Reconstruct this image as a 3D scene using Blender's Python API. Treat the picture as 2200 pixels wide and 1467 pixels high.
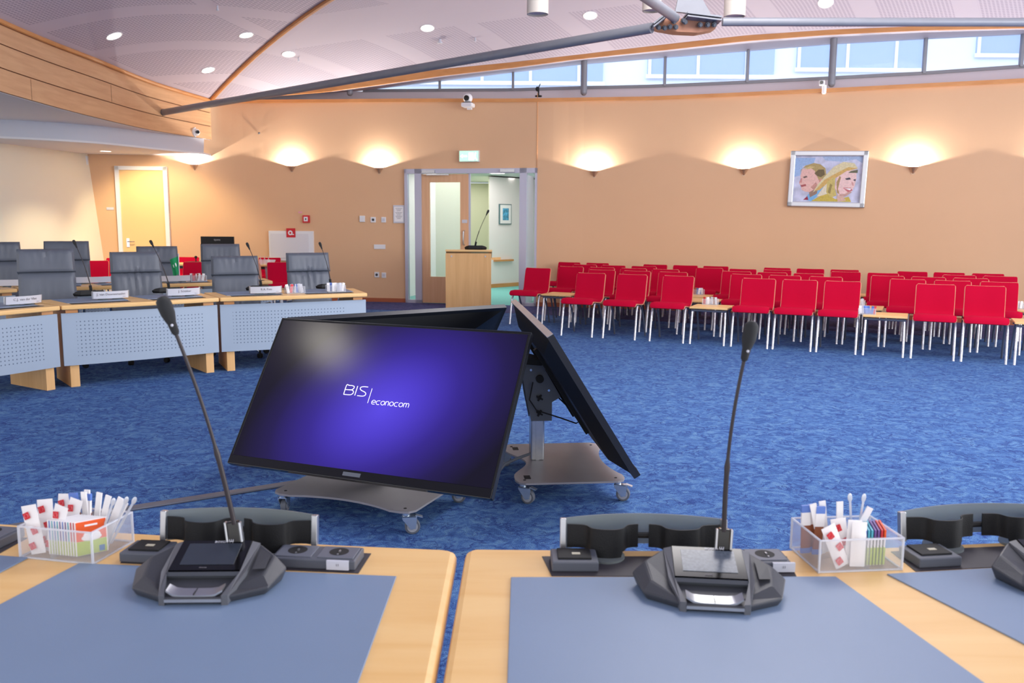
import bpy, bmesh, math, random
import numpy as np
from mathutils import Vector, Matrix
from mathutils.bvhtree import BVHTree
R = math.radians; PI = math.pi
S = bpy.context.scene; C = S.collection
random.seed(7)
for o in list(bpy.data.objects): bpy.data.objects.remove(o)

# ------------------------------------------------------------ camera
F_PX, PITCH, ROLL, EYE = 1850.0, 0.138, 0.0065, 1.5
cd = bpy.data.cameras.new('camera'); cam = bpy.data.objects.new('camera', cd); C.objects.link(cam)
fw = Vector((0, math.cos(PITCH), -math.sin(PITCH))); ri = Vector((1, 0, 0)); up = ri.cross(fw)
r2 = ri*math.cos(ROLL) + up*math.sin(ROLL); u2 = up*math.cos(ROLL) - ri*math.sin(ROLL)
M = Matrix((r2, u2, -fw)).transposed().to_4x4(); M.translation = (0, 0, EYE)
cam.matrix_world = M
cd.sensor_width = 36; cd.lens = F_PX/2200*36; cd.clip_start = 0.02; cd.clip_end = 200
cd.dof.use_dof = True; cd.dof.focus_distance = 4.6; cd.dof.aperture_fstop = 6.3
S.camera = cam
EYEV = Vector((0, 0, EYE))
# ------------------------------------------------------------ view and world
S.view_settings.view_transform = 'Standard'; S.view_settings.look = 'None'
S.view_settings.gamma = 1; S.view_settings.use_curve_mapping = False
S.view_settings.exposure = 0.12
W = bpy.data.worlds.new('world'); S.world = W; W.use_nodes = True
bg = W.node_tree.nodes['Background']; bg.inputs[0].default_value = (0.98, 0.965, 0.97, 1); bg.inputs[1].default_value = 1.75

def ray(px, py):
    return fw + r2*((px-1100)/F_PX) - u2*((py-733.5)/F_PX)
def G(px, py, z=0.0):
    d = ray(px, py); return EYEV + d*((z-EYE)/d.z)
def PY(px, py, Y):
    d = ray(px, py); return EYEV + d*(Y/d.y)
def PX(px, py, X):
    d = ray(px, py); return EYEV + d*(X/d.x)

def add_area(name, loc, rot, sx, sy, power, col=(1, 1, 1)):
    l = bpy.data.lights.new(name, 'AREA'); l.shape = 'RECTANGLE'; l.size = sx; l.size_y = sy; l.energy = power; l.color = col
    o = bpy.data.objects.new(name, l); C.objects.link(o); o.location = loc; o.rotation_euler = rot; return o
# daylight through the tall glazing behind and to the right of the camera, and the lit hall ceiling overhead
add_area('window_daylight', (9.5, 3.0, 3.0), (R(72), 0, R(80)), 9, 3.6, 750, (0.93, 0.96, 1.0))
add_area('hall_ceiling_light', (0.5, 6.5, 5.15), (0, 0, 0), 6, 3, 520, (1.0, 0.97, 0.95))

# ------------------------------------------------------------ materials
MATS = {}
def srgb(c):
    return tuple((x/255/12.92 if x/255 <= 0.04045 else ((x/255+0.055)/1.055)**2.4) for x in c)
def mat(name, col, rough=0.5, metal=0.0, spec=0.5, var=0.0, vscale=8.0, emis=None, estr=0.0, bump=0.0, bscale=60.0, alpha=1.0, coat=0.0):
    if name in MATS: return MATS[name]
    m = bpy.data.materials.new(name); m.use_nodes = True; nt = m.node_tree; b = nt.nodes['Principled BSDF']
    c = srgb(col); b.inputs['Base Color'].default_value = (*c, 1)
    b.inputs['Roughness'].default_value = rough; b.inputs['Metallic'].default_value = metal
    b.inputs['Specular IOR Level'].default_value = spec; b.inputs['Coat Weight'].default_value = coat
    if alpha < 1: b.inputs['Alpha'].default_value = alpha
    if emis: b.inputs['Emission Color'].default_value = (*srgb(emis), 1); b.inputs['Emission Strength'].default_value = estr
    if var > 0 or bump > 0:
        tc = nt.nodes.new('ShaderNodeTexCoord'); n = nt.nodes.new('ShaderNodeTexNoise')
        n.inputs['Scale'].default_value = vscale; n.inputs['Detail'].default_value = 4
        nt.links.new(tc.outputs['Object'], n.inputs['Vector'])
        if var > 0:
            r = nt.nodes.new('ShaderNodeValToRGB')
            r.color_ramp.elements[0].position = 0.3; r.color_ramp.elements[1].position = 0.7
            r.color_ramp.elements[0].color = (*[x*(1-var) for x in c], 1); r.color_ramp.elements[1].color = (*[min(1, x*(1+var)) for x in c], 1)
            nt.links.new(n.outputs['Fac'], r.inputs['Fac']); nt.links.new(r.outputs['Color'], b.inputs['Base Color'])
        if bump > 0:
            n2 = nt.nodes.new('ShaderNodeTexNoise'); n2.inputs['Scale'].default_value = bscale; n2.inputs['Detail'].default_value = 3
            nt.links.new(tc.outputs['Object'], n2.inputs['Vector'])
            bp = nt.nodes.new('ShaderNodeBump'); bp.inputs['Strength'].default_value = bump; bp.inputs['Distance'].default_value = 0.01
            nt.links.new(n2.outputs['Fac'], bp.inputs['Height']); nt.links.new(bp.outputs['Normal'], b.inputs['Normal'])
    MATS[name] = m; return m

def wood(name, c1, c2, scale=(1.2, 14, 14), rough=0.4, coat=0.0):
    if name in MATS: return MATS[name]
    m = bpy.data.materials.new(name); m.use_nodes = True; nt = m.node_tree; b = nt.nodes['Principled BSDF']
    tc = nt.nodes.new('ShaderNodeTexCoord'); mp = nt.nodes.new('ShaderNodeMapping'); mp.inputs['Scale'].default_value = scale
    n = nt.nodes.new('ShaderNodeTexNoise'); n.inputs['Scale'].default_value = 2.0; n.inputs['Detail'].default_value = 6; n.inputs['Distortion'].default_value = 0.6
    r = nt.nodes.new('ShaderNodeValToRGB')
    r.color_ramp.elements[0].position = 0.32; r.color_ramp.elements[1].position = 0.68
    r.color_ramp.elements[0].color = (*srgb(c1), 1); r.color_ramp.elements[1].color = (*srgb(c2), 1)
    nt.links.new(tc.outputs['Object'], mp.inputs['Vector']); nt.links.new(mp.outputs['Vector'], n.inputs['Vector'])
    nt.links.new(n.outputs['Fac'], r.inputs['Fac']); nt.links.new(r.outputs['Color'], b.inputs['Base Color'])
    b.inputs['Roughness'].default_value = rough; b.inputs['Coat Weight'].default_value = coat
    MATS[name] = m; return m

def N(nt, t, **kw):
    n = nt.nodes.new(t)
    for k, v in kw.items():
        if k == 'op': n.operation = v
        else: n.inputs[k].default_value = v
    return n
def carpet(name, c0, c1, c2, line):
    m = bpy.data.materials.new(name); m.use_nodes = True; nt = m.node_tree; b = nt.nodes['Principled BSDF']; L = nt.links.new
    tc = nt.nodes.new('ShaderNodeTexCoord')
    wn = nt.nodes.new('ShaderNodeTexNoise'); wn.inputs['Scale'].default_value = 5; wn.inputs['Detail'].default_value = 3
    L(tc.outputs['Object'], wn.inputs['Vector'])
    mx = nt.nodes.new('ShaderNodeMixRGB'); mx.blend_type = 'ADD'; mx.inputs[0].default_value = 0.55
    mp = nt.nodes.new('ShaderNodeMapping'); mp.inputs['Scale'].default_value = (1, 1.25, 1)
    L(tc.outputs['Object'], mp.inputs['Vector']); L(mp.outputs['Vector'], mx.inputs[1]); L(wn.outputs['Color'], mx.inputs[2])
    vo = nt.nodes.new('ShaderNodeTexVoronoi'); vo.feature = 'DISTANCE_TO_EDGE'; vo.inputs['Scale'].default_value = 9.5
    L(mx.outputs[0], vo.inputs['Vector'])
    rl = nt.nodes.new('ShaderNodeValToRGB'); rl.color_ramp.elements[0].position = 0.0; rl.color_ramp.elements[1].position = 0.09
    rl.color_ramp.elements[0].color = (1, 1, 1, 1); rl.color_ramp.elements[1].color = (0, 0, 0, 1)
    L(vo.outputs['Distance'], rl.inputs['Fac'])
    gap = nt.nodes.new('ShaderNodeTexNoise'); gap.inputs['Scale'].default_value = 7; L(tc.outputs['Object'], gap.inputs['Vector'])
    gr = nt.nodes.new('ShaderNodeValToRGB'); gr.color_ramp.elements[0].position = 0.42; gr.color_ramp.elements[1].position = 0.56
    L(gap.outputs['Fac'], gr.inputs['Fac'])
    mul = N(nt, 'ShaderNodeMath', op='MULTIPLY'); L(rl.outputs['Color'], mul.inputs[0]); L(gr.outputs['Color'], mul.inputs[1])
    big = nt.nodes.new('ShaderNodeTexNoise'); big.inputs['Scale'].default_value = 14; big.inputs['Detail'].default_value = 5; L(mx.outputs[0], big.inputs['Vector'])
    rb = nt.nodes.new('ShaderNodeValToRGB'); e = rb.color_ramp.elements; e[0].position = 0.35; e[1].position = 0.66
    e[0].color = (*srgb(c0), 1); e[1].color = (*srgb(c2), 1); k = e.new(0.5); k.color = (*srgb(c1), 1)
    L(big.outputs['Fac'], rb.inputs['Fac'])
    fine = nt.nodes.new('ShaderNodeTexNoise'); fine.inputs['Scale'].default_value = 210; fine.inputs['Detail'].default_value = 2; L(tc.outputs['Object'], fine.inputs['Vector'])
    fr = nt.nodes.new('ShaderNodeValToRGB'); fr.color_ramp.elements[0].position = 0.35; fr.color_ramp.elements[1].position = 0.65
    fr.color_ramp.elements[0].color = (.62, .62, .62, 1); fr.color_ramp.elements[1].color = (1.3, 1.3, 1.3, 1); L(fine.outputs['Fac'], fr.inputs['Fac'])
    m1 = nt.nodes.new('ShaderNodeMixRGB'); L(mul.outputs[0], m1.inputs[0]); L(rb.outputs['Color'], m1.inputs[1]); m1.inputs[2].default_value = (*srgb(line), 1)
    m2 = nt.nodes.new('ShaderNodeMixRGB'); m2.blend_type = 'MULTIPLY'; m2.inputs[0].default_value = 1; L(m1.outputs[0], m2.inputs[1]); L(fr.outputs['Color'], m2.inputs[2])
    L(m2.outputs[0], b.inputs['Base Color']); b.inputs['Roughness'].default_value = 0.95; b.inputs['Specular IOR Level'].default_value = 0.1
    bp = nt.nodes.new('ShaderNodeBump'); bp.inputs['Strength'].default_value = 0.5; bp.inputs['Distance'].default_value = 0.004
    L(fine.outputs['Fac'], bp.inputs['Height']); L(bp.outputs['Normal'], b.inputs['Normal'])
    MATS[name] = m; return m

def perforated(name, col, dark, pitch, rad, rects, rough=0.5, stripe=None):
    """holes on a square grid of the UV map (in metres); rects = list of (u0,u1,v0,v1) holding holes; stripe = (period, width, height period, height)"""
    m = bpy.data.materials.new(name); m.use_nodes = True; nt = m.node_tree; b = nt.nodes['Principled BSDF']; L = nt.links.new
    uv = nt.nodes.new('ShaderNodeUVMap'); uv.uv_map = 'UVMap'; sp = nt.nodes.new('ShaderNodeSeparateXYZ'); L(uv.outputs[0], sp.inputs[0])
    def mth(op, a, bb=None):
        n = nt.nodes.new('ShaderNodeMath'); n.operation = op
        for i, v in enumerate((a, bb)):
            if v is None: continue
            if isinstance(v, (int, float)): n.inputs[i].default_value = v
            else: L(v, n.inputs[i])
        return n.outputs[0]
    U, V = sp.outputs[0], sp.outputs[1]
    fu = mth('SUBTRACT', mth('FRACT', mth('DIVIDE', U, pitch)), 0.5); fv = mth('SUBTRACT', mth('FRACT', mth('DIVIDE', V, pitch)), 0.5)
    d = mth('SQRT', mth('ADD', mth('MULTIPLY', fu, fu), mth('MULTIPLY', fv, fv)))
    hole = mth('LESS_THAN', d, rad)
    mask = None
    if rects:
        for (a, c, e, f) in rects:
            k = mth('MULTIPLY', mth('MULTIPLY', mth('GREATER_THAN', U, a), mth('LESS_THAN', U, c)), mth('MULTIPLY', mth('GREATER_THAN', V, e), mth('LESS_THAN', V, f)))
            mask = k if mask is None else mth('MAXIMUM', mask, k)
    if stripe:
        p, w, hp, h, v0 = stripe
        k = mth('LESS_THAN', mth('MULTIPLY', mth('FRACT', mth('DIVIDE', U, p)), p), w)
        k2 = mth('LESS_THAN', mth('MULTIPLY', mth('FRACT', mth('DIVIDE', mth('SUBTRACT', V, v0), hp)), hp), h)
        mask = mth('MULTIPLY', k, k2)
    fac = mth('MULTIPLY', hole, mask)
    mx = nt.nodes.new('ShaderNodeMixRGB'); L(fac, mx.inputs[0]); mx.inputs[1].default_value = (*srgb(col), 1); mx.inputs[2].default_value = (*srgb(dark), 1)
    L(mx.outputs[0], b.inputs['Base Color']); b.inputs['Roughness'].default_value = rough
    MATS[name] = m; return m

M_white = mat('white_plastic', (232, 232, 234), 0.4)
M_carpet = carpet('carpet_blue', (56, 86, 140), (72, 106, 160), (92, 128, 170), (46, 66, 124))
M_carpet2 = carpet('carpet_border', (60, 66, 112), (76, 80, 126), (96, 96, 136), (44, 50, 92))
M_teal = mat('carpet_teal', (112, 184, 178), 0.95, var=0.12, vscale=90)
M_wall = mat('wall_orange', (223, 181, 142), 0.85, var=0.02, vscale=0.9, bump=0.12, bscale=170)
M_cream = mat('wall_cream', (236, 228, 208), 0.8, var=0.02, vscale=0.7)
M_soffit = mat('soffit_white', (226, 224, 226), 0.7)
M_lav = mat('paint_lavender_grey', (206, 201, 212), 0.6)
M_beech = wood('beech', (234, 186, 118), (242, 200, 136), (1.0, 9, 9), 0.38)
M_beechp = wood('beech_panel', (222, 172, 112), (232, 184, 124), (10, 10, 0.7), 0.45)
M_fascia = wood('fascia_wood', (208, 158, 116), (222, 176, 130), (0.7, 0.7, 9), 0.5)
M_trimw = wood('trim_wood', (206, 140, 80), (222, 158, 98), (1, 1, 4), 0.45)
M_doorw = wood('door_wood', (222, 172, 130), (230, 184, 142), (8, 8, 0.5), 0.5)
M_steel = mat('strut_grey', (136, 138, 146), 0.4, 0.1, var=0.04)
M_steeld = mat('strut_dark', (96, 100, 108), 0.4, 0.5)
M_copper = mat('hub_plate', (176, 124, 100), 0.35, 0.3, var=0.1)
M_frame = mat('door_frame_grey', (190, 190, 206), 0.4, 0.2)
M_black = mat('black_plastic', (20, 21, 24), 0.5, spec=0.35, bump=0.15, bscale=500)
M_blackm = mat('black_matt', (12, 12, 14), 0.7)
M_gloss = mat('black_gloss', (6, 6, 8), 0.12)
M_dgrey = mat('dark_grey_plastic', (62, 64, 70), 0.45, 0.1, bump=0.12, bscale=600)
M_mgrey = mat('mid_grey_plastic', (96, 102, 112), 0.5)
M_alu = mat('brushed_aluminium', (190, 192, 196), 0.28, 0.85, var=0.05, vscale=30)
M_chrome = mat('chrome', (228, 230, 234), 0.12, 1.0)
M_wrap = mat('chrome_leg_in_film', (222, 224, 232), 0.25, 0.6, var=0.22, vscale=42, bump=0.4, bscale=70)
M_gleg = mat('grey_leg', (112, 116, 128), 0.35, 0.5)
M_red = mat('red_upholstery', (182, 0, 46), 0.9, spec=0.15, var=0.05, vscale=200)
M_shell = mat('plywood_edge', (226, 160, 128), 0.45)
M_leather = mat('grey_leather', (92, 98, 110), 0.42, var=0.06, vscale=5, bump=0.1, bscale=240)
M_pad = mat('desk_leather_blue_grey', (120, 140, 168), 0.42, spec=0.5, var=0.03, vscale=3, bump=0.06, bscale=500)
M_padlight = M_pad
M_plate = mat('cart_plate_steel', (140, 137, 140), 0.42, 0.25, var=0.08, vscale=3.5)
M_panelm = mat('panel_grey_blue', (160, 175, 192), 0.45)
M_wheel = mat('wheel_grey', (150, 152, 158), 0.5)
M_tyre = mat('castor_rubber', (92, 96, 104), 0.6)
M_lamp = mat('lamp_disc', (255, 250, 240), 0.5, emis=(255, 248, 235), estr=6)
M_pend = mat('pendant_shade', (222, 212, 200), 0.6)
M_paper = mat('white_paper', (242, 240, 240), 0.7)
M_label = mat('card_white', (206, 208, 218), 0.35)
M_ink = mat('ink_grey', (120, 116, 124), 0.6)
M_inkr = mat('print_red', (206, 30, 44), 0.6)
M_blue = mat('print_blue', (40, 60, 160), 0.6)
def acrylic(name, fac, col=(1, 1, 1), rough=0.05):
    m = bpy.data.materials.new(name); m.use_nodes = True; nt = m.node_tree
    for n in list(nt.nodes): nt.nodes.remove(n)
    o = nt.nodes.new('ShaderNodeOutputMaterial'); t = nt.nodes.new('ShaderNodeBsdfTransparent'); t.inputs[0].default_value = (*col, 1)
    g = nt.nodes.new('ShaderNodeBsdfPrincipled'); g.inputs['Base Color'].default_value = (.85, .88, .95, 1); g.inputs['Roughness'].default_value = rough
    x = nt.nodes.new('ShaderNodeMixShader'); x.inputs[0].default_value = fac
    nt.links.new(t.outputs[0], x.inputs[1]); nt.links.new(g.outputs[0], x.inputs[2]); nt.links.new(x.outputs[0], o.inputs[0])
    MATS[name] = m; return m
M_acr = acrylic('clear_acrylic', 0.13)
M_acredge = acrylic('acrylic_edge', 0.55)
M_smoke = acrylic('smoked_glass', 0.55, (0.6, 0.66, 0.68), 0.3); M_smoke.node_tree.nodes['Principled BSDF'].inputs['Base Color'].default_value = (.30, .34, .34, 1)
M_glass = acrylic('door_glass', 0.10, (0.96, 1.0, 0.99))
M_wglass = acrylic('clerestory_glass', 0.10, (0.86, 0.93, 1.0))

# ------------------------------------------------------------ mesh helpers
class MB:
    def __init__(s): s.bm = bmesh.new(); s.uv = s.bm.loops.layers.uv.new('UVMap')
    def _xf(s, vs, mtx):
        if mtx is not None:
            for v in vs: v.co = mtx @ v.co
    def box(s, c, d, rot=None, bev=0.0):
        r = bmesh.ops.create_cube(s.bm, size=1.0); vs = r['verts']
        mm = Matrix.Translation(c) @ (rot.to_4x4() if rot is not None else Matrix.Identity(4)) @ Matrix.Diagonal((d[0], d[1], d[2], 1))
        s._xf(vs, mm)
        if bev > 0:
            es = list({e for v in vs for e in v.link_edges})
            bmesh.ops.bevel(s.bm, geom=es, offset=bev, segments=2, profile=0.5, affect='EDGES')
        return s
    def cyl(s, p0, p1, r, seg=14, r1=None, caps=True):
        p0 = Vector(p0); p1 = Vector(p1); d = p1-p0; q = Vector((0, 0, 1)).rotation_difference(d.normalized())
        rr = bmesh.ops.create_cone(s.bm, cap_ends=caps, segments=seg, radius1=r, radius2=r if r1 is None else r1, depth=d.length)
        s._xf(rr['verts'], Matrix.Translation((p0+p1)/2) @ q.to_matrix().to_4x4()); return s
    def sph(s, c, r, seg=14, sc=(1, 1, 1), rot=None):
        rr = bmesh.ops.create_uvsphere(s.bm, u_segments=seg, v_segments=max(6, seg//2+2), radius=r)
        s._xf(rr['verts'], Matrix.Translation(c) @ (rot.to_4x4() if rot is not None else Matrix.Identity(4)) @ Matrix.Diagonal((*sc, 1))); return s
    def tube(s, pts, r, seg=8, rs=None, closed=False):
        pts = [Vector(p) for p in pts]; rings = []; n = len(pts); prev = None
        for i, p in enumerate(pts):
            t = (pts[min(i+1, n-1)]-pts[max(i-1, 0)]).normalized()
            if prev is None:
                a = Vector((0, 0, 1)) if abs(t.z) < 0.9 else Vector((1, 0, 0)); x = t.cross(a).normalized()
            else: x = (prev - t*prev.dot(t)).normalized()
            prev = x; y = t.cross(x); rad = rs[i] if rs else r
            rings.append([s.bm.verts.new(p + x*math.cos(2*PI*k/seg)*rad + y*math.sin(2*PI*k/seg)*rad) for k in range(seg)])
        for a, b in zip(rings, rings[1:]):
            for k in range(seg): s.bm.faces.new((a[k], a[(k+1) % seg], b[(k+1) % seg], b[k]))
        s.bm.faces.new(rings[0][::-1]); s.bm.faces.new(rings[-1]); return s
    def prism(s, poly, z0, z1, mtx=None):
        """poly of (x,y), extruded z0..z1"""
        a = [s.bm.verts.new((p[0], p[1], z0)) for p in poly]; b = [s.bm.verts.new((p[0], p[1], z1)) for p in poly]; n = len(poly)
        s.bm.faces.new(a[::-1]); s.bm.faces.new(b)
        for i in range(n): s.bm.faces.new((a[i], a[(i+1) % n], b[(i+1) % n], b[i]))
        s._xf(a+b, mtx); return s
    def lathe(s, prof, seg=24, mtx=None):
        rings = []; al = []
        for r, z in prof:
            ring = [s.bm.verts.new((max(r, 1e-5)*math.cos(2*PI*k/seg), max(r, 1e-5)*math.sin(2*PI*k/seg), z)) for k in range(seg)]; rings.append(ring); al += ring
        for a, b in zip(rings, rings[1:]):
            for k in range(seg): s.bm.faces.new((a[k], a[(k+1) % seg], b[(k+1) % seg], b[k]))
        s._xf(al, mtx); return s
    def grid(s, P, uvs=None, thick=None):
        """P[i][j] points; thick = offset vector function(i,j) -> second skin"""
        def skin(Q, flip):
            V = [[s.bm.verts.new(p) for p in row] for row in Q]
            for i in range(len(V)-1):
                for j in range(len(V[0])-1):
                    q = [V[i][j], V[i+1][j], V[i+1][j+1], V[i][j+1]]; idx = [(i, j), (i+1, j), (i+1, j+1), (i, j+1)]
                    if flip: q = q[::-1]; idx = idx[::-1]
                    f = s.bm.faces.new(q)
                    if uvs:
                        for l, (a, b) in zip(f.loops, idx): l[s.uv].uv = uvs[a][b]
            return V
        A = skin(P, False)
        if thick is not None:
            Q = [[Vector(P[i][j]) + thick(i, j) for j in range(len(P[0]))] for i in range(len(P))]
            B = skin(Q, True); n, m = len(P)-1, len(P[0])-1
            for i in range(n):
                s.bm.faces.new((A[i][0], B[i][0], B[i+1][0], A[i+1][0])); s.bm.faces.new((A[i][m], A[i+1][m], B[i+1][m], B[i][m]))
            for j in range(m):
                s.bm.faces.new((A[0][j], A[0][j+1], B[0][j+1], B[0][j])); s.bm.faces.new((A[n][j], B[n][j], B[n][j+1], A[n][j+1]))
        return s
    def build(s, name, m, parent=None, smooth=False, loc=None, rot=None, bevel=0.0):
        bmesh.ops.recalc_face_normals(s.bm, faces=s.bm.faces)
        me = bpy.data.meshes.new(name); s.bm.to_mesh(me); s.bm.free(); me.materials.append(m)
        o = bpy.data.objects.new(name, me); C.objects.link(o)
        if parent is not None: o.parent = parent
        if loc is not None: o.location = loc
        if rot is not None: o.rotation_euler = rot
        if smooth:
            for p in me.polygons: p.use_smooth = True
            try: me.set_sharp_from_angle(angle=R(38))
            except Exception: pass
        if bevel > 0:
            md = o.modifiers.new('bevel', 'BEVEL'); md.width = bevel; md.segments = 2; md.limit_method = 'ANGLE'
        return o
def tag(o, label, cat, group=None, kind=None):
    o['label'] = label; o['category'] = cat
    if group: o['group'] = group
    if kind: o['kind'] = kind
    return o
def thing(name, label, cat, loc=(0, 0, 0), rz=0.0, group=None):
    o = bpy.data.objects.new(name, None); C.objects.link(o); o.empty_display_size = 0.1
    o.location = loc; o.rotation_euler = (0, 0, rz); return tag(o, label, cat, group)
def struct(o): o['kind'] = 'structure'; return o
def sroot(name, loc=(0, 0, 0), rz=0.0):
    o = bpy.data.objects.new(name, None); C.objects.link(o); o.empty_display_size = 0.1
    o.location = loc; o.rotation_euler = (0, 0, rz); o['kind'] = 'structure'; return o
KIDS = {}
def dup(root, loc, rz, label, group=None, keep=lambda n: True):
    def cp(o, par):
        c = o.copy(); C.objects.link(c); c.parent = par
        for ch in o.children:
            if keep(ch.name): cp(ch, c)
        return c
    r = cp(root, None); r.location = loc; r.rotation_euler = (0, 0, rz); r['label'] = label
    if group: r['group'] = group
    return r
def text(name, s, size, m, parent, mtx, shear=0.0, thick=0.0004, thin=0.0, spacing=1.0, align='LEFT'):
    cu = bpy.data.curves.new(name, 'FONT'); cu.body = s; cu.size = size; cu.shear = shear; cu.extrude = thick; cu.offset = thin
    cu.space_character = spacing; cu.align_x = align; cu.align_y = 'CENTER'; cu.resolution_u = 3
    t = bpy.data.objects.new(name, cu); C.objects.link(t); bpy.context.view_layer.update()
    me = bpy.data.meshes.new_from_object(t.evaluated_get(bpy.context.evaluated_depsgraph_get()))
    bpy.data.objects.remove(t); bpy.data.curves.remove(cu)
    me.transform(mtx); me.materials.clear(); me.materials.append(m)
    o = bpy.data.objects.new(name, me); C.objects.link(o)
    if parent is not None: o.parent = parent
    return o
FRONT = Matrix.Rotation(R(90), 4, 'X')      # text standing upright, facing -y
def T(x, y, z): return Matrix.Translation((x, y, z))
ORD = ['first', 'second', 'third', 'fourth', 'fifth', 'sixth', 'seventh', 'eighth', 'ninth', 'tenth', 'eleventh', 'twelfth']
#%%STRUCTURE
# ------------------------------------------------------------ plan of the back wall
WP = [(-9.6, 15.7), (-7.8, 16.1), (-5.6, 16.35), (-4.2, 16.3), (-1.97, 15.98), (0.43, 15.42), (1.5, 15.18), (4.0, 14.45), (6.4, 13.5), (8.6, 12.4), (11.0, 11.0)]
DXL, DXR, DTOP = -1.97, 0.43, 2.44
def catmull(P, n=10):
    P = [Vector((*p, 0)) if len(p) == 2 else Vector(p) for p in P]; out = []
    for i in range(len(P)-1):
        a = P[max(i-1, 0)]; b = P[i]; c = P[i+1]; d = P[min(i+2, len(P)-1)]
        for k in range(n):
            t = k/n; out.append(0.5*((2*b)+(c-a)*t+(2*a-5*b+4*c-d)*t*t+(3*b-a-3*c+d)*t**3))
    out.append(P[-1]); return out
WC = catmull(WP, 10); WX = [p.x for p in WC]; WY = [p.y for p in WC]
def wy(x): return float(np.interp(x, WX, WY))
def wang(x): return math.atan2(wy(x+0.25)-wy(x-0.25), 0.5)
def whit(px, py, off=0.0):
    """point where the view ray through a pixel meets the back wall (off = distance in front of it)"""
    d = ray(px, py); lo, hi = 5.0, 25.0
    for _ in range(50):
        t = (lo+hi)/2; x = d.x*t
        if d.y*t > wy(x)-off: hi = t
        else: lo = t
    return EYEV + d*lo
def interp(px, tab): return float(np.interp(px, [t[0] for t in tab], [t[1] for t in tab]))
CAP = [(300, 217), (465, 215), (700, 213.5), (870, 212), (1100, 212), (1150, 211.5), (1400, 207.5), (1600, 198.5), (1800, 189), (2200, 168.5), (2400, 158)]
def px_of(x, y): # image column of a plan point at about cap height
    v = Vector((x, y, 3.7))-EYEV; return 1100+F_PX*v.dot(r2)/v.dot(fw)
def zfrom(x, y, tab):
    """height at plan point (x, y) whose image row follows the table"""
    v = Vector((x, y, 4.0))-EYEV; px = 1100+F_PX*v.dot(r2)/v.dot(fw); py = interp(px, tab)
    d = ray(px, py); return EYE + d.z/math.hypot(d.x, d.y)*math.hypot(x, y)
def capz(x): return zfrom(x, wy(x), CAP)

# ------------------------------------------------------------ floor
b = MB(); b.box((1, 6, -0.05), (26, 22.4, 0.1)); struct(b.build('floor', M_carpet))
edge = [(-3.6, 14.9), (-2.39, 14.65), (0.07, 14.2), (2.78, 12.9), (4.05, 12.3), (6.34, 11.35), (10.8, 9.2)]
P = [[Vector((x, y, 0.003)) for x, y in edge], [Vector((x, wy(x)-0.02, 0.003)) for x, y in edge]]
b = MB(); b.grid(P, thick=lambda i, j: Vector((0, 0, -0.006))); struct(b.build('floor', M_carpet2))
b = MB(); b.prism([(DXL-0.6, wy(DXL)+0.2), (DXL, wy(DXL)+0.02), (DXR, wy(DXR)+0.02), (DXR+1.4, wy(DXR)+0.2), (2.4, 24), (-2.6, 24)], -0.09, 0.005); struct(b.build('floor', M_teal))

# ------------------------------------------------------------ back wall with the double door opening
def wallstrip(x0, x1, zlo, zhi, name, m, n=40, thick=0.12):
    P = []
    for i in range(n+1):
        x = x0+(x1-x0)*i/n; zt = zhi(x) if callable(zhi) else zhi
        P.append([Vector((x, wy(x), zlo+(zt-zlo)*k/4)) for k in range(5)])
    b = MB(); b.grid(P, thick=lambda i, j: Vector((0.02, thick, 0))); return struct(b.build(name, m, smooth=False))
wallstrip(-9.6, DXL, 0, lambda x: capz(max(x, -5.6)), 'wall_back', M_wall)
wallstrip(DXL, DXR, DTOP, capz, 'wall_back', M_wall, 10)
wallstrip(DXR, 11.0, 0, capz, 'wall_back', M_wall)
# skirting
for x0, x1 in ((-9.0, -7.6), (-6.4, DXL), (DXR, 10.9)):
    P = []
    for i in range(41):
        x = x0+(x1-x0)*i/40; P.append([Vector((x, wy(x)-0.012, 0)), Vector((x, wy(x)-0.012, 0.075))])
    b = MB(); b.grid(P, thick=lambda i, j: Vector((0, 0.012, 0))); struct(b.build('baseboard_back', mat('skirting_wood', (170, 92, 58), 0.5)))
# wooden cap rail and ledge
xs = [-5.55+i*(16.4/80) for i in range(81)]
P = []
for x in xs:
    z = capz(x); P.append([Vector((x, wy(x)-0.03, z-0.06)), Vector((x, wy(x)-0.03, z)), Vector((x+0.13, wy(x)+0.44, z))])
b = MB(); b.grid(P, thick=lambda i, j: Vector((0, 0.02, -0.02) if j else (0, 0.02, 0))); struct(b.build('trim_1', M_trimw))
# slim vertical joint in the wall right of the door
v = whit(1154, 300); b = MB(); b.box((0, 0, 0), (0.012, 0.012, 3.7)); o = b.build('trim_2', mat('joint_orange', (198, 146, 100), 0.8)); struct(o); o.location = (v.x, v.y-0.002, 1.87)

# ------------------------------------------------------------ clerestory
OFFW = 0.45
GB = [(600, 198), (745, 197), (795, 195.5), (945, 194.5), (1102, 193.6), (1245, 189.5), (1400, 186), (1603, 177.5), (1793, 168), (1985, 158), (2189, 144), (2400, 131)]
GT = [(600, 197.9), (745, 196.9), (795, 192), (945, 174), (1102, 155), (1245, 138), (1430, 123), (1603, 109), (1780, 94.5), (1985, 83), (2193, 73), (2400, 64)]
BL = [(465, 214), (600, 205), (700, 197), (820, 181), (945, 163), (1102, 145), (1245, 126), (1440, 106), (1600, 88), (1780, 74.5), (1985, 65), (2193, 60), (2400, 56)]
BU = [(465, 213), (600, 194), (700, 180), (820, 164), (945, 149), (1102, 133.5), (1245, 117), (1440, 94), (1600, 76), (1780, 64), (1985, 56), (2193, 51), (2400, 47)]
def wwy(x): return wy(x)+OFFW
P = []; xa = [-5.5+i*(16.4/90) for i in range(91)]
for x in xa: P.append([Vector((x, wwy(x), capz(x)-0.1)), Vector((x, wwy(x), zfrom(x, wwy(x), GB)))])
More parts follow.
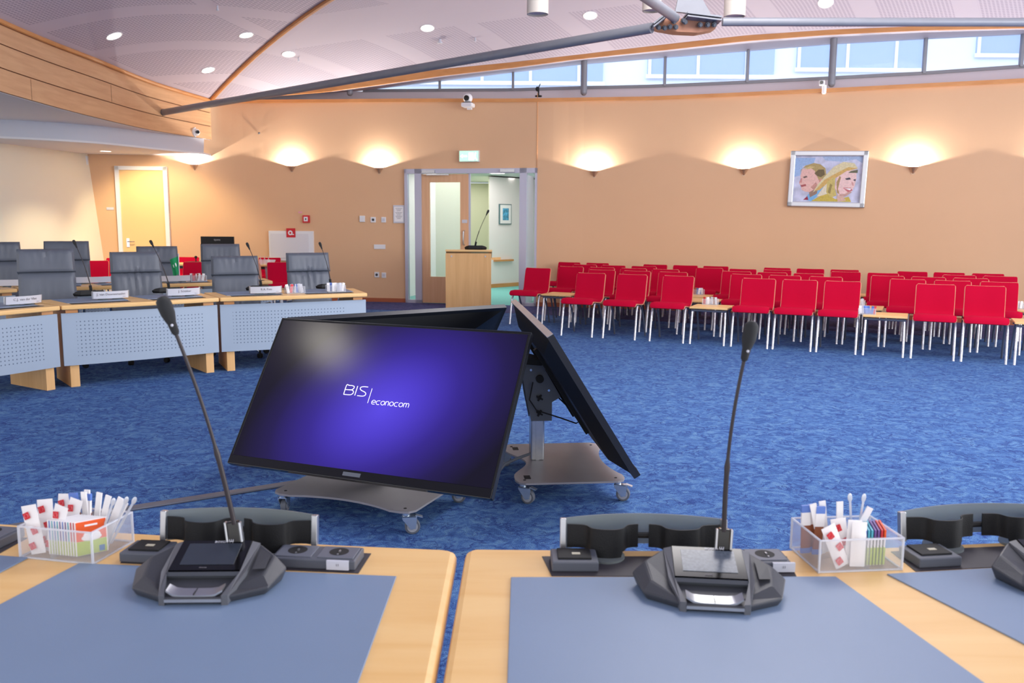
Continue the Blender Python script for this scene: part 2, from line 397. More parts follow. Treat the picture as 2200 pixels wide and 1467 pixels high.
b = MB(); b.grid(P, thick=lambda i, j: Vector((0, 0.08, 0))); struct(b.build('wall_back', M_lav))
def beamy(x): return wy(x)-0.16
# soffit between the glass and the curved roof edge
P = []
for x in xa: P.append([Vector((x, beamy(x)+0.04, zfrom(x, beamy(x), BL))), Vector((x, wwy(x)+0.08, zfrom(x, wwy(x), GT)))])
b = MB(); b.grid(P, thick=lambda i, j: Vector((0, 0, 0.05))); struct(b.build('ceiling', M_lav))
BE = []
P = []
for x in xa:
    y = beamy(x); z0 = zfrom(x, y, BL); z1 = zfrom(x, y, BU); P.append([Vector((x, y, z0)), Vector((x, y, z1))]); BE.append(Vector((x, y, z1)))
b = MB(); b.grid(P, thick=lambda i, j: Vector((0, 0.06, 0))); struct(b.build('trim_3', M_trimw))
# glass bays and mullions
def wpt(px, tab):
    lo, hi = 5.0, 25.0; d = ray(px, interp(px, tab))
    for _ in range(50):
        t = (lo+hi)/2
        if d.y*t > wwy(d.x*t): hi = t
        else: lo = t
    return EYEV+d*lo
win = sroot('window_1', (0, 0, 0))
cols = [792, 945, 1102, 1250, 1427, 1604, 1783, 1983, 2191, 2420]
for a, c in zip(cols, cols[1:]):
    P = []
    for i in range(7):
        px = a+(c-a)*i/6; lo = wpt(px, GB); hi = wpt(px, GT); hi = Vector((lo.x, lo.y, max(hi.z, lo.z+0.01))); P.append([lo, hi])
    b = MB(); b.grid(P, thick=lambda i, j: Vector((0, 0.01, 0))); b.build('pane', M_wglass, win)
for px in cols:
    lo = wpt(px, GB); hi = wpt(px, GT); h = max(0.06, hi.z-lo.z); b = MB(); b.box((lo.x, lo.y-0.02, lo.z+h/2), (0.045, 0.06, h)); b.build('mullion', M_steel, win)
P = []
for i in range(60):
    px = 780+(2420-780)*i/59; lo = wpt(px, GB); P.append([lo+Vector((0, -0.03, -0.02)), lo+Vector((0, -0.03, 0.03))])
b = MB(); b.grid(P, thick=lambda i, j: Vector((0, 0.05, 0))); b.build('window_sill', M_steel, win)
# round posts carrying the roof edge
for px, yt, yb, lab in ((752, 180, 207, 'short round grey post at the shallow left end of the clerestory'), (1254, 128, 206, 'round grey post in the middle of the clerestory band, above the doorway corner'), (1786, 84, 188, 'tallest round grey post, in front of the clerestory above the framed portrait')):
    lo, hi = 5, 25; d = ray(px, yb)
    for _ in range(50):
        t = (lo+hi)/2
        if d.y*t > wy(d.x*t)+0.12: hi = t
        else: lo = t
    p = EYEV+d*lo; q = EYEV+ray(px, yt)*(p.y/ray(px, yt).y)
    b = MB(); b.cyl((p.x, p.y, p.z+0.06), (p.x, p.y, q.z+0.12), 0.056, 20); b.sph((p.x, p.y, p.z+0.06), 0.056, 16)
    tag(b.build('round_post', M_steel, smooth=True), lab, 'post', 'round posts of the clerestory')

# ------------------------------------------------------------ upper ceilings
P0 = Vector((-5.55, 16.2, 3.675))
def SV(t): return Vector((3.02*t, -3.3*t, 1.55*t-0.50*t*t if t < 1.5 else 1.2+0.05*(t-1.5)))
NT = 20
def perf_ceiling(name, nu, uvfun, pts, stripe, pitch=0.05, rad=0.36):
    m = perforated(name, (214, 205, 216), (152, 143, 160), pitch, rad, None, 0.8, stripe); return m
BE[0] = P0.copy()
P = []; UVS = []
for i, p in enumerate(BE):
    row = []; ur = []
    for k in range(NT+1):
        t = 2.2*k/NT; q = p+SV(t); row.append(q); ur.append(((q.x-q.y)*0.707+9.54-0.153+24.74, t*4.45))
    P.append(row); UVS.append(ur)
m1 = perforated('ceiling_perforated_right', (206, 197, 208), (180, 170, 186), 0.05, 0.34, None, 0.8, (1.237, 0.93, 3.4, 1.8, 0.06))
b = MB(); b.grid(P, UVS, thick=lambda i, j: Vector((0, 0, 0.06))); oc1 = struct(b.build('ceiling', m1))
FC = catmull([(-5.55, 16.2, 3.675), (-5.95, 14.6, 3.74), (-6.05, 12.9, 3.79), (-6.02, 11.4, 3.78), (-5.9, 9.9, 3.77), (-5.6, 8.0, 3.77), (-5.1, 6.0, 3.77)], 8)
P = []; UVS = []; acc = 0
for i, p in enumerate(FC):
    if i: acc += (FC[i]-FC[i-1]).length
    row = []; ur = []
    for k in range(NT+1):
        t = 2.2*k/NT; q = p+SV(t); row.append(q); ur.append(((q.x-q.y)*0.707+9.54-0.153+24.74, t*4.45))
    P.append(row); UVS.append(ur)
m2 = perforated('ceiling_perforated_left', (208, 197, 208), (172, 162, 178), 0.05, 0.34, None, 0.8, (1.237, 0.93, 2.5, 2.25, 0.15))
b = MB(); b.grid(P, UVS, thick=lambda i, j: Vector((0, 0, 0.06))); oc2 = struct(b.build('ceiling', m2))
b = MB(); b.box((0.5, 2.0, 5.5), (22, 13.5, 0.06)); struct(b.build('ceiling', mat('ceiling_plain', (208, 198, 208), 0.85)))
# wood strip along the fold between the two ceiling fields
b = MB(); b.tube([P0+SV(2.2*k/30)+Vector((0, 0, -0.025)) for k in range(31)], 0.035, 8); struct(b.build('trim_4', M_trimw, smooth=True))
b = MB(); b.tube([p+Vector((0.03, 0, -0.02)) for p in FC], 0.03, 8); struct(b.build('trim_5', M_trimw, smooth=True))
bpy.context.view_layer.update()
BV = []
for o in (oc1, oc2):
    bm = bmesh.new(); bm.from_mesh(o.data); BV.append(BVHTree.FromBMesh(bm)); bm.free()
def chit(px, py):
    d = ray(px, py).normalized(); best = None
    for t in BV:
        h = t.ray_cast(EYEV, d)
        if h[0] is not None and (best is None or h[3] < best[3]): best = h
    return best

# ------------------------------------------------------------ curved wooden fascia on the left, soffits, slanted cream wall
for k in range(3):
    P = []
    for p in FC: P.append([Vector((p.x, p.y, p.z-(p.z-2.95)/3*k)), Vector((p.x, p.y, p.z-(p.z-2.95)/3*(k+1)+0.014))])
    b = MB(); b.grid(P, thick=lambda i, j: Vector((-0.05, 0, 0))); struct(b.build('wall_left', M_fascia))
P = [[Vector((p.x-0.02, p.y, p.z)), Vector((p.x-0.02, p.y, 2.96))] for p in FC]
b = MB(); b.grid(P, thick=lambda i, j: Vector((-0.02, 0, 0))); struct(b.build('wall_left', mat('groove_dark', (120, 84, 58), 0.8)))
for q in (0.55, 0.3, 0.78):     # butt joints of the boards
    p = FC[int(q*(len(FC)-1))]
    b = MB(); b.box((p.x+0.001, p.y, 3.09 if q != 0.3 else 3.37), (0.004, 0.004, 0.25)); struct(b.build('trim_6', mat('groove_dark', (120, 84, 58))))
BD = catmull([(-5.62, 16.0, 0), (-6.1, 14.9, 0), (-6.55, 13.9, 0), (-7.2, 13.3, 0), (-8.0, 12.95, 0), (-9.6, 12.6, 0), (-12, 12.4, 0)], 6)
FCs = [FC[int(i*(len(FC)-1)/(len(BD)-1))] for i in range(len(BD))]
P = [[Vector((f.x-0.03, f.y, 2.955)), Vector((q.x, q.y, 2.955))] for f, q in zip(FCs, BD)]
b = MB(); b.grid(P, thick=lambda i, j: Vector((0, 0, 0.03))); struct(b.build('ceiling', M_soffit))
b = MB(); b.prism([(-5.1, 6.0), (-12, 6.0), (-12, 12.4), (-5.1-0.1, 6.5)], 2.957, 2.985); struct(b.build('ceiling', M_soffit))
P = [[Vector((q.x, q.y, 2.955)), Vector((q.x-0.02, q.y, 2.69))] for q in BD]
b = MB(); b.grid(P, thick=lambda i, j: Vector((-0.03, 0.03, 0))); struct(b.build('wall_left', mat('band_grey', (204, 204, 212), 0.7)))
b = MB(); b.prism([(q.x, q.y) for q in BD]+[(-12, 17), (-5.62, 17)], 2.68, 2.71); struct(b.build('ceiling', M_soffit))
# slanted cream wall
top = [(-7.80, 16.15), (-7.95, 15.0), (-8.14, 13.7), (-8.6, 12.0), (-9.2, 10.0), (-9.6, 8.0)]
P = [[Vector((x, y, 2.72)), Vector((x+0.24, y, 0))] for x, y in top]
b = MB(); b.grid(P, thick=lambda i, j: Vector((-0.08, 0, 0))); struct(b.build('wall_left', M_cream))

# ------------------------------------------------------------ left door in the back wall
def wthing(px, py):
    p = whit(px, py); return p, wang(p.x)
p, a = wthing(306, 560); p0 = whit(252, 420); p1 = whit(362, 420); dw = (p1-p0).length; dh = whit(306, 358).z
dr = sroot('door_1', ((p0.x+p1.x)/2, (p0.y+p1.y)/2, 0), math.atan2(p1.y-p0.y, p1.x-p0.x))
b = MB(); b.box((-dw/2+0.03, -0.03, dh/2), (0.07, 0.08, dh)); b.box((dw/2-0.03, -0.03, dh/2), (0.07, 0.08, dh)); b.box((0, -0.03, dh-0.03), (dw, 0.08, 0.07)); b.build('door_frame', M_white, dr)
lf = MB().box((0, -0.012, dh/2), (dw-0.13, 0.04, dh-0.07)).build('door_leaf', mat('door_cream', (242, 200, 142), 0.5), dr)
b = MB(); b.box((-dw/2+0.16, -0.04, 1.07), (0.05, 0.015, 0.16)); b.cyl((-dw/2+0.16, -0.04, 1.09), (-dw/2+0.16, -0.09, 1.09), 0.01); b.cyl((-dw/2+0.16, -0.085, 1.09), (-dw/2+0.29, -0.085, 1.09), 0.009); b.build('door_handle', M_chrome, lf)

# ------------------------------------------------------------ double door with side lights
A = Vector((DXL, wy(DXL), 0)); B_ = Vector((DXR, wy(DXR), 0)); DL = (B_-A).length; da = math.atan2((B_-A).y, (B_-A).x)
dd = sroot('door_2', tuple(A), da)
def U(px): return (px-875.0)/276.0*DL
def V(py, px=1010):  # height on the door plane at this column
    return EYE-(py-(477+(px-1100)*0.0065))/1850*(15.98-(px-875)/276*0.54)
b = MB()
def bar(b, u0, u1, z0, z1, y=0.0, t=0.10): b.box(((u0+u1)/2, y, (z0+z1)/2), (u1-u0, t, z1-z0))
bar(b, 0, U(881), 0, DTOP); bar(b, U(897), U(911), 0, DTOP); bar(b, U(1116), U(1130), 0, DTOP); bar(b, U(1147), DL, 0, DTOP)
bar(b, 0, DL, DTOP-0.085, DTOP); bar(b, 0, U(911), 0, 0.06); bar(b, U(1116), DL, 0, 0.06)
bar(b, U(1009), U(1013), 0, DTOP-0.05, 0.02, 0.05); b.build('door_frame', M_frame, dd)
b = MB(); bar(b, U(881), U(897), 0.06, DTOP-0.085, 0.0, 0.01); b.build('side_light', M_glass, dd)
b = MB(); bar(b, U(1130), U(1147), 0.06, DTOP-0.085, 0.0, 0.01); b.build('side_light', M_glass, dd)
zt = DTOP-0.095; b = MB()
l0, l1, g0, g1, gz0, gz1 = U(911), U(1010), U(927.5), U(992.5), V(595), V(394)
bar(b, l0, g0, 0.01, zt, 0.01, 0.045); bar(b, g1, l1, 0.01, zt, 0.01, 0.045); bar(b, g0, g1, 0.01, gz0, 0.01, 0.045); bar(b, g0, g1, gz1, zt, 0.01, 0.045)
lf = b.build('door_leaf', M_doorw, dd)
b = MB(); bar(b, g0-0.01, g1+0.01, gz0-0.01, gz1+0.01, 0.01, 0.008); b.build('glass_pane', M_glass, lf)
b = MB(); b.tube([(U(1001), -0.01, V(526)), (U(1001), -0.07, V(524)), (U(1001), -0.08, V(518)), (U(1001), -0.08, V(505)), (U(1001), -0.07, V(498)), (U(1001), -0.01, V(496))], 0.014, 8); b.build('door_handle', M_alu, lf, smooth=True)
b = MB(); b.box((U(1002), -0.018, V(476)), (0.10, 0.004, 0.06)); b.build('door_label', M_label, lf)
b = MB(); b.box((U(928), -0.075, V(372)), (0.24, 0.05, 0.055)); b.box((U(948), -0.09, V(378.5)), (0.42, 0.03, 0.022)); b.build('door_closer', M_alu, dd)
b = MB(); b.box((U(1092), -0.075, V(371)), (0.26, 0.05, 0.05)); b.build('door_closer', M_alu, dd)
# the right leaf stands open into the corridor, folded back
b = MB(); b.box((U(1118), 0.50, zt/2), (0.045, 0.95, zt)); b.build('door_leaf', M_frame, dd)

# ------------------------------------------------------------ corridor beyond
M_cw = mat('corridor_white', (240, 234, 232), 0.8); M_cg = mat('corridor_green_grey', (206, 206, 182), 0.8)
b = MB(); b.prism([(-0.53, 19.6), (2.2, 22.6), (2.3, 22.5), (2.3, 24), (-0.53, 24)], 0, 2.5); struct(b.build('wall_corridor', M_cw))
b = MB(); b.prism([(-0.53, 19.6), (-0.55, 19.6), (-0.6, 24), (-0.53, 24)], 0, 2.5); struct(b.build('wall_corridor', M_cg))
b = MB(); b.prism([(-4.6, 23.0), (2.5, 23.0), (2.5, 23.1), (-4.6, 23.1)], 0, 2.5); struct(b.build('wall_corridor', M_cg))
b = MB(); b.prism([(-2.25, 16.6), (-1.65, 18.6), (-1.72, 18.6), (-2.5, 16.6)], 0, 2.5); struct(b.build('wall_corridor', M_cw))
b = MB(); b.prism([(-1.66, 18.6), (-1.0, 18.9), (-1.0, 19.0), (-1.72, 18.7)], 0, 2.5); struct(b.build('wall_corridor', mat('corridor_pale_green', (214, 214, 196), 0.8)))
b = MB(); b.prism([(1.0, 16.0), (1.06, 16.0), (2.5, 22.8), (2.4, 22.8)], 0, 2.5); struct(b.build('wall_corridor', M_cw))
b = MB(); b.box((-0.1, 19.9, 2.56), (5.0, 7.2, 0.06)); struct(b.build('ceiling', mat('corridor_ceiling', (228, 232, 228), 0.8)))
b = MB(); b.box((-2.62, 19.6, 1.27), (0.08, 7.0, 2.54)); struct(b.build('wall_corridor', M_cg))
dv = Vector((2.73, 3.0, 0)).normalized(); b = MB(); P = [[Vector((-0.53, 19.58, 0)), Vector((-0.53, 19.58, 0.09))], [Vector((2.2, 22.58, 0)), Vector((2.2, 22.58, 0.09))]]
b.grid(P, thick=lambda i, j: Vector((0.012, -0.012, 0))); struct(b.build('baseboard_corridor', M_trimw))
l = bpy.data.lights.new('corridor_light', 'AREA'); l.energy = 130; l.size = 2.5; l.color = (1, 1, .97); l.energy = 55; l.color = (1, .96, .93); o = bpy.data.objects.new('corridor_light', l); C.objects.link(o); o.location = (-0.5, 18.2, 2.5)
o = bpy.data.objects.new('corridor_light', l); C.objects.link(o); o.location = (-1.2, 21.3, 2.5)  # second light added without a fixture, lifts the dark far corridor wall
# picture in the corridor
pc = PY(1092, 461, 20.0); pt = thing('framed_picture', 'small blue picture in a thin frame on the white corridor wall', 'picture', (-0.53+0.32, 19.6+0.352-0.03, V(461)+0.05), math.atan2(3.0, 2.73), None)
pt.location.z = EYE-(461-477)/1850*19.9
b = MB(); b.box((0.05, 0, 0), (0.40, 0.03, 0.46)); b.build('frame', mat('picture_frame_teal', (90, 120, 124), 0.5), pt)
b = MB(); b.box((0.05, -0.016, 0), (0.36, 0.004, 0.42)); b.build('mount', M_paper, pt)
b = MB(); b.box((0.05, -0.019, 0), (0.20, 0.004, 0.27)); b.build('print', mat('picture_print', (84, 160, 196), 0.6, var=0.6, vscale=18), pt)
t = thing('ceiling_lamp', 'round white lamp in the corridor ceiling seen through the open door', 'lamp', (-0.33, 18.0, 2.485)); b = MB(); b.cyl((0, 0, 0.0), (0, 0, 0.012), 0.16, 24); b.build('diffuser', M_lamp, t); b = MB(); b.cyl((0, 0, 0.002), (0, 0, 0.013), 0.18, 24); b.build('rim', M_white, t)
b = MB(); b.box((-0.20, 19.90, 0.62), (0.62, 0.06, 0.04), Matrix.Rotation(math.atan2(3.0, 2.73), 3, 'Z')); tag(b.build('handrail', M_trimw), 'short wooden rail low on the white corridor wall behind the lectern', 'rail')

# ------------------------------------------------------------ building outside the clerestory
bo = thing('office_building', 'pale building with blue window bands seen through the clerestory', 'building', (3, 24, 3))
b = MB(); b.box((0, 0.5, 2.0), (34, 1, 9)); b.build('facade', mat('facade_white', (220, 228, 244), 0.8), bo)
for k, (x0, x1, z0, z1) in enumerate([(-6.5, -0.6, 2.2, 3.2), (0.6, 4.0, 2.4, 3.5), (4.6, 8.0, 2.6, 3.9), (9.4, 11.2, 3.0, 4.3), (-6.5, -0.6, 0.3, 1.4), (0.6, 4.0, 0.4, 1.3), (11.6, 16, 2.6, 3.8)]):
    b = MB(); b.box(((x0+x1)/2, -0.03, (z0+z1)/2), (x1-x0, 0.06, z1-z0)); w = b.build('window', mat('outside_window_blue', (158, 176, 236), 0.15), bo)
    b = MB()
    for q in range(int((x1-x0)/1.3)+1): b.box((x0+0.05+q*1.3, -0.07, (z0+z1)/2), (0.08, 0.04, z1-z0))
    b.box(((x0+x1)/2, -0.08, z0), (x1-x0+0.1, 0.06, 0.1)); b.build('glazing_bar', M_white, w)
add_area('outdoor_daylight', (3, 18.5, 9.0), (R(25), 0, 0), 22, 4, 700, (0.82, 0.9, 1.0))
#%%OBJECTS
# ------------------------------------------------------------ things on the back wall
def sconce(px, py, label):
    p = whit(px, py); a = wang(p.x); t = thing('wall_sconce', label, 'wall light', (p.x, p.y, p.z), a, 'up-lighting sconces on the back wall')
    # quarter-cone metal shade open at the top, with its lamp inside
    P = []
    for i in range(13):
        th = PI*i/12; row = []
        for k in range(5):
            f = k/4; r = 0.012+0.062*f; z = -0.05+0.10*f; row.append(Vector((math.cos(th)*r, -0.003-math.sin(th)*r*1.25, z)))
        P.append(row)
    b = MB(); b.grid(P, thick=lambda i, j: Vector((0, 0.002, 0.004))); b.build('shade', mat('sconce_metal', (206, 176, 150), 0.35, 0.7), t, smooth=True)
    b = MB(); b.box((0, -0.004, -0.01), (0.05, 0.008, 0.10)); b.build('back_plate', mat('sconce_metal', (206, 176, 150)), t)
    b = MB(); b.sph((0, -0.035, 0.015), 0.012, 10); b.build('bulb', mat('sconce_bulb', (255, 240, 220), emis=(255, 236, 205), estr=25), t)
    l = bpy.data.lights.new('sconce_lamp', 'SPOT'); l.energy = 95; l.color = (1.0, 0.94, 0.87); l.shadow_soft_size = 0.012; l.spot_size = R(158); l.spot_blend = 0.12
    o = bpy.data.objects.new('sconce_lamp', l); C.objects.link(o); o.parent = t; o.location = (0, -0.045, 0.05); o.rotation_euler = (R(180-4), 0, 0)
SC = [(418, 360, 'small metal up-light sconce half under the white soffit, beside the cream door'), (627, 363, 'small metal up-light sconce above the red fire call point'), (815, 367, 'small metal up-light sconce nearest the left of the double door'),
      (1277, 374, 'small metal up-light sconce nearest the right of the double door'), (1598, 370, 'small metal up-light sconce just left of the framed portrait'), (1962, 366, 'small metal up-light sconce just right of the framed portrait'), (2290, 362, 'small metal up-light sconce at the far right end of the wall')]
for q in SC: sconce(*q)

# lit exit sign
p = whit(1010, 336); t = thing('exit_sign', 'glowing green and white exit sign above the double door', 'sign', (p.x, p.y, p.z), wang(p.x))
b = MB(); b.box((0, -0.04, 0), (0.37, 0.08, 0.20), bev=0.008); b.build('housing', M_white, t)
b = MB(); b.box((0, -0.083, 0), (0.34, 0.006, 0.17)); b.build('lit_panel', mat('exit_panel', (120, 220, 150), 0.4, emis=(170, 245, 190), estr=1.3), t)
b = MB(); b.box((0.045, -0.088, -0.005), (0.09, 0.003, 0.13)); b.box((-0.08, -0.088, 0.0), (0.10, 0.003, 0.03)); b.prism([(-0.16, 0), (-0.115, 0.035), (-0.115, -0.035)], -0.0015, 0.0015, T(0, -0.088, 0) @ Matrix.Rotation(R(90), 4, 'X'))
b.sph((0.125, -0.088, 0.05), 0.013, 8, (1, .2, 1)); b.box((0.115, -0.088, 0.005), (0.025, 0.003, 0.06), Matrix.Rotation(R(15), 3, 'Y')); b.box((0.10, -0.088, -0.045), (0.015, 0.003, 0.06), Matrix.Rotation(R(35), 3, 'Y')); b.box((0.135, -0.088, -0.045), (0.015, 0.003, 0.06), Matrix.Rotation(R(-30), 3, 'Y'))
b.build('pictogram', mat('exit_white', (250, 255, 250), 0.4, emis=(240, 255, 245), estr=1.8), t)

# framed portrait
p = whit(1777, 385, 0.0); a = wang(p.x)
t = thing('framed_portrait', 'silver-framed watercolour of a man and a woman in a wide hat on the wall', 'picture', (p.x, p.y-0.01, p.z), a)
PW, PH = 1.17, 0.885; rot = Matrix.Rotation(R(1.3), 4, 'Y')
b = MB()
for s_ in (-1, 1):
    b.box((s_*(PW/2-0.04), -0.035, 0), (0.08, 0.06, PH), bev=0.012); b.box((0, -0.035, s_*(PH/2-0.04)), (PW, 0.06, 0.08), bev=0.012)
b.bm.transform(rot); b.build('frame', mat('silver_frame', (206, 208, 212), 0.3, 0.55), t)
art = MB(); art.box((0, -0.02, 0), (PW-0.13, 0.01, PH-0.13)); art.bm.transform(rot); art = art.build('painting', mat('watercolour_ground', (196, 200, 222), 0.7, var=0.22, vscale=9), t)
def dab(pts, col, d=0.0, nm=None):
    """flat brush patch; points in a 0..100 x 0..70 sketch grid"""
    k = (PW-0.16)/100; b = MB(); b.prism([((x-50)*k, (y-35)*k) for x, y in pts], -0.0008, 0.0008, rot @ T(0, -0.0262-d, 0) @ Matrix.Rotation(R(90), 4, 'X'))
    return b.build(nm or 'brush_patch', mat('paint_%d_%d_%d' % col, col, 0.75, var=0.12, vscale=40), art)
dab([(0, 68), (30, 68), (28, 60), (12, 55), (8, 40), (0, 38)], (156, 184, 222)); dab([(45, 64), (70, 62), (90, 66), (100, 60), (100, 70), (40, 70)], (168, 190, 222))
dab([(8, 44), (10, 50), (16, 56), (28, 60), (38, 58), (46, 52), (48, 42), (44, 34), (38, 32), (34, 40), (30, 48), (22, 53), (12, 52)], (176, 156, 104), 0.0012)          # his hair
dab([(11, 50), (22, 54), (30, 49), (34, 40), (40, 36), (38, 26), (34, 20), (26, 14), (18, 15), (12, 18), (11, 24), (8, 28), (10, 34), (9, 40)], (226, 184, 174), 0.0008)      # his face
dab([(13, 38), (18, 40), (20, 38), (15, 36)], (110, 92, 84), 0.002); dab([(10, 25), (18, 27), (19, 24), (12, 22)], (168, 92, 92), 0.002); dab([(24, 14), (34, 20), (38, 26), (36, 12), (26, 6)], (150, 126, 112), 0.0015); dab([(38, 34), (42, 36), (42, 31), (38, 30)], (206, 150, 136), 0.0025)
dab([(22, 10), (34, 18), (44, 30), (48, 26), (40, 10), (28, 0), (20, 2)], (122, 178, 220), 0.001); dab([(16, 2), (22, 8), (24, 2)], (150, 52, 74), 0.002)
dab([(30, 14), (36, 26), (48, 42), (58, 54), (72, 62), (88, 60), (94, 52), (78, 50), (66, 42), (54, 34), (44, 24)], (216, 206, 166), 0.003)                                 # hat
dab([(32, 16), (46, 34), (62, 44), (80, 54), (94, 52), (80, 48), (64, 38), (50, 28), (40, 18)], (206, 172, 104), 0.0035)
dab([(50, 30), (58, 38), (62, 36), (62, 22), (66, 10), (58, 6), (50, 14)], (200, 184, 112), 0.004); dab([(64, 38), (78, 48), (92, 50), (93, 36), (91, 24), (86, 14), (76, 8), (68, 10), (62, 22)], (232, 200, 196), 0.0038)
dab([(76, 36), (83, 38), (85, 35), (79, 34)], (70, 70, 80), 0.0048); dab([(88, 34), (92, 36), (92, 32)], (70, 70, 80), 0.0048); dab([(74, 22), (86, 22), (89, 18), (82, 15)], (196, 112, 118), 0.0048); dab([(76, 21), (87, 21), (85, 18)], (244, 240, 240), 0.0055)
dab([(30, 44), (36, 50), (44, 50), (46, 42), (40, 38), (34, 40)], (112, 98, 70), 0.0018); dab([(14, 50), (22, 55), (30, 54), (24, 51)], (206, 184, 130), 0.0022); dab([(26, 22), (33, 30), (36, 26), (32, 17)], (196, 146, 134), 0.0016); dab([(10, 36), (12, 36), (12, 29), (8, 29)], (204, 142, 136), 0.0018)
dab([(64, 30), (68, 40), (70, 38), (67, 20), (70, 12), (66, 14)], (168, 142, 96), 0.0046); dab([(70, 12), (78, 12), (84, 17), (88, 15), (78, 8), (70, 9)], (196, 158, 148), 0.0042); dab([(52, 14), (55, 28), (58, 26), (56, 12)], (150, 134, 82), 0.0048); dab([(86, 32), (89, 30), (90, 25), (87, 26)], (212, 160, 156), 0.0046)
dab([(84, 48), (94, 50), (94, 45), (80, 45)], (104, 106, 84), 0.0044); dab([(28, 0), (40, 8), (52, 12), (64, 4), (84, 8), (88, 0)], (196, 176, 84), 0.0036); dab([(36, 8), (50, 30), (54, 20), (50, 8)], (222, 214, 190), 0.003); dab([(66, 10), (76, 8), (80, 2), (68, 0)], (210, 176, 160), 0.0042)

def wallbox(name, label, cat, px, py, w, h, d, m, group=None, extra=None):
    p = whit(px, py); t = thing(name, label, cat, (p.x, p.y, p.z), wang(p.x), group)
    b = MB(); b.box((0, -d/2, 0), (w, d, h), bev=0.004); b.build('body', m, t)
    if extra: extra(t, d)
    return t
def rocker(t, d): b = MB(); b.box((0, -d-0.003, 0), (0.05, 0.006, 0.05)); b.build('rocker', M_label, t)
def sock(t, d): b = MB(); b.cyl((0, -d+0.002, 0), (0, -d-0.004, 0), 0.024, 16); b.build('socket', M_dgrey, t)
wallbox('light_switch', 'square white thermostat plate, leftmost of three plates left of the double door', 'switch', 779, 470, 0.10, 0.115, 0.03, M_white)
wallbox('light_switch', 'square white plate, middle of three plates left of the double door', 'switch', 802, 472, 0.10, 0.10, 0.015, M_white, None, sock)
wallbox('light_switch', 'square white plate, rightmost of three plates left of the double door', 'switch', 824.5, 472, 0.09, 0.10, 0.015, M_white, None, rocker)
wallbox('blank_plate', 'wide white triple wall plate halfway down the wall left of the double door', 'plate', 816, 530, 0.22, 0.085, 0.015, M_white)
wallbox('wall_socket', 'white socket with a dark hole low on the wall, left of the pair', 'socket', 810, 590, 0.09, 0.10, 0.02, M_white, None, sock)
wallbox('wall_socket', 'white socket low on the wall, right of the pair', 'socket', 825, 591, 0.085, 0.10, 0.015, M_white, None, rocker)
wallbox('light_switch', 'wide cream switch beside the cream door', 'switch', 237, 448, 0.13, 0.05, 0.015, M_label)
wallbox('wall_sensor', 'small pale sensor box at the corner of the cream wall and the orange wall', 'sensor', 186, 345, 0.07, 0.16, 0.07, M_white)
def cp(t, d):
    b = MB(); b.box((0, -d-0.002, 0.0), (0.075, 0.004, 0.08)); b.build('glass', M_white, t); b = MB(); b.cyl((0, -d-0.002, 0), (0, -d-0.008, 0), 0.014, 12); b.build('button', M_blackm, t)
wallbox('fire_call_point', 'red square fire call point on the orange wall above the white hatch', 'call point', 659, 470.5, 0.13, 0.14, 0.05, mat('call_point_red', (206, 30, 40), 0.4), None, cp)
def notice(t, d):
    b = MB(); b.box((0, -d-0.001, 0), (0.17, 0.003, 0.27)); pg = b.build('page', M_paper, t)
    b = MB()
    for k in range(9): b.box((0, -d-0.003, 0.105-0.022*k-(0.01 if k > 2 else 0)), (0.13-0.03*(k % 3), 0.001, 0.006))
    b.build('print', M_ink, pg)
wallbox('framed_notice', 'white framed notice sheet right beside the double door frame', 'notice', 857.5, 460, 0.215, 0.325, 0.02, M_label, None, notice)

# white hose cabinet
p = whit(628, 540); p0 = whit(580, 520); p1 = whit(675, 520); cw = (p1-p0).length; zt = whit(628, 496).z
t = thing('hose_cabinet', 'white metal cabinet with a red fire hose sign behind the council chairs', 'cabinet', (p.x, p.y, 0.75), wang(p.x))
b = MB(); b.box((0, -0.03, (zt-0.75)/2), (cw, 0.06, zt-0.75), bev=0.004); b.build('body', M_white, t)
b = MB(); b.box((-0.02, -0.065, (zt-0.75)/2), (cw-0.12, 0.012, zt-0.85)); dr_ = b.build('door', mat('cabinet_white', (222, 222, 226), 0.45), t)
b = MB(); b.box((0.01, -0.074, 0.52), (0.175, 0.004, 0.17)); sg = b.build('sign', M_inkr, dr_)
b = MB(); b.lathe([(0.02, -0.001), (0.045, -0.001), (0.045, 0.001), (0.02, 0.001)], 20, T(0.0, -0.078, 0.52) @ Matrix.Rotation(R(90), 4, 'X')); b.box((0.045, -0.078, 0.49), (0.05, 0.003, 0.018)); b.build('pictogram', M_white, sg)
b = MB(); b.box((0.2, -0.073, 0.9), (0.07, 0.003, 0.03)); b.build('sticker', mat('sticker_pink', (232, 160, 180), 0.6), dr_)

# cameras
def ptz(px, py, label, s=1.0, onwall=True, aim=0.0):
    p = whit(px, py); t = thing('pan_tilt_camera', label, 'camera', (p.x, p.y, p.z), wang(p.x)+aim)
    k = s; b = MB(); b.box((0, -0.11*k, -0.055*k), (0.19*k, 0.2*k, 0.07*k), bev=0.018*k); b.box((0, -0.02, -0.09*k), (0.08*k, 0.05, 0.05*k)); b.build('base', M_white, t)
    b = MB(); b.box((0, -0.12*k, -0.015*k), (0.14*k, 0.14*k, 0.012*k)); b.build('joint_ring', M_blackm, t)
    b = MB(); b.sph((0, -0.12*k, 0.055*k), 0.078*k, 18, (1, 1, 1.05)); h = b.build('head', M_white, t, smooth=True)
    b = MB(); b.cyl((0, -0.165*k, 0.055*k), (0, -0.21*k, 0.05*k), 0.045*k, 20); b.build('lens', M_gloss, h)
    return t
ptz(1010, 222, 'white round pan and tilt camera on the wall cap above the exit sign', 1.05).location.y -= 0.08
p = whit(1768, 190); t = thing('pan_tilt_camera', 'slim white camera on a bracket at the foot of the tallest clerestory post', 'camera', (p.x, p.y, p.z), wang(p.x))
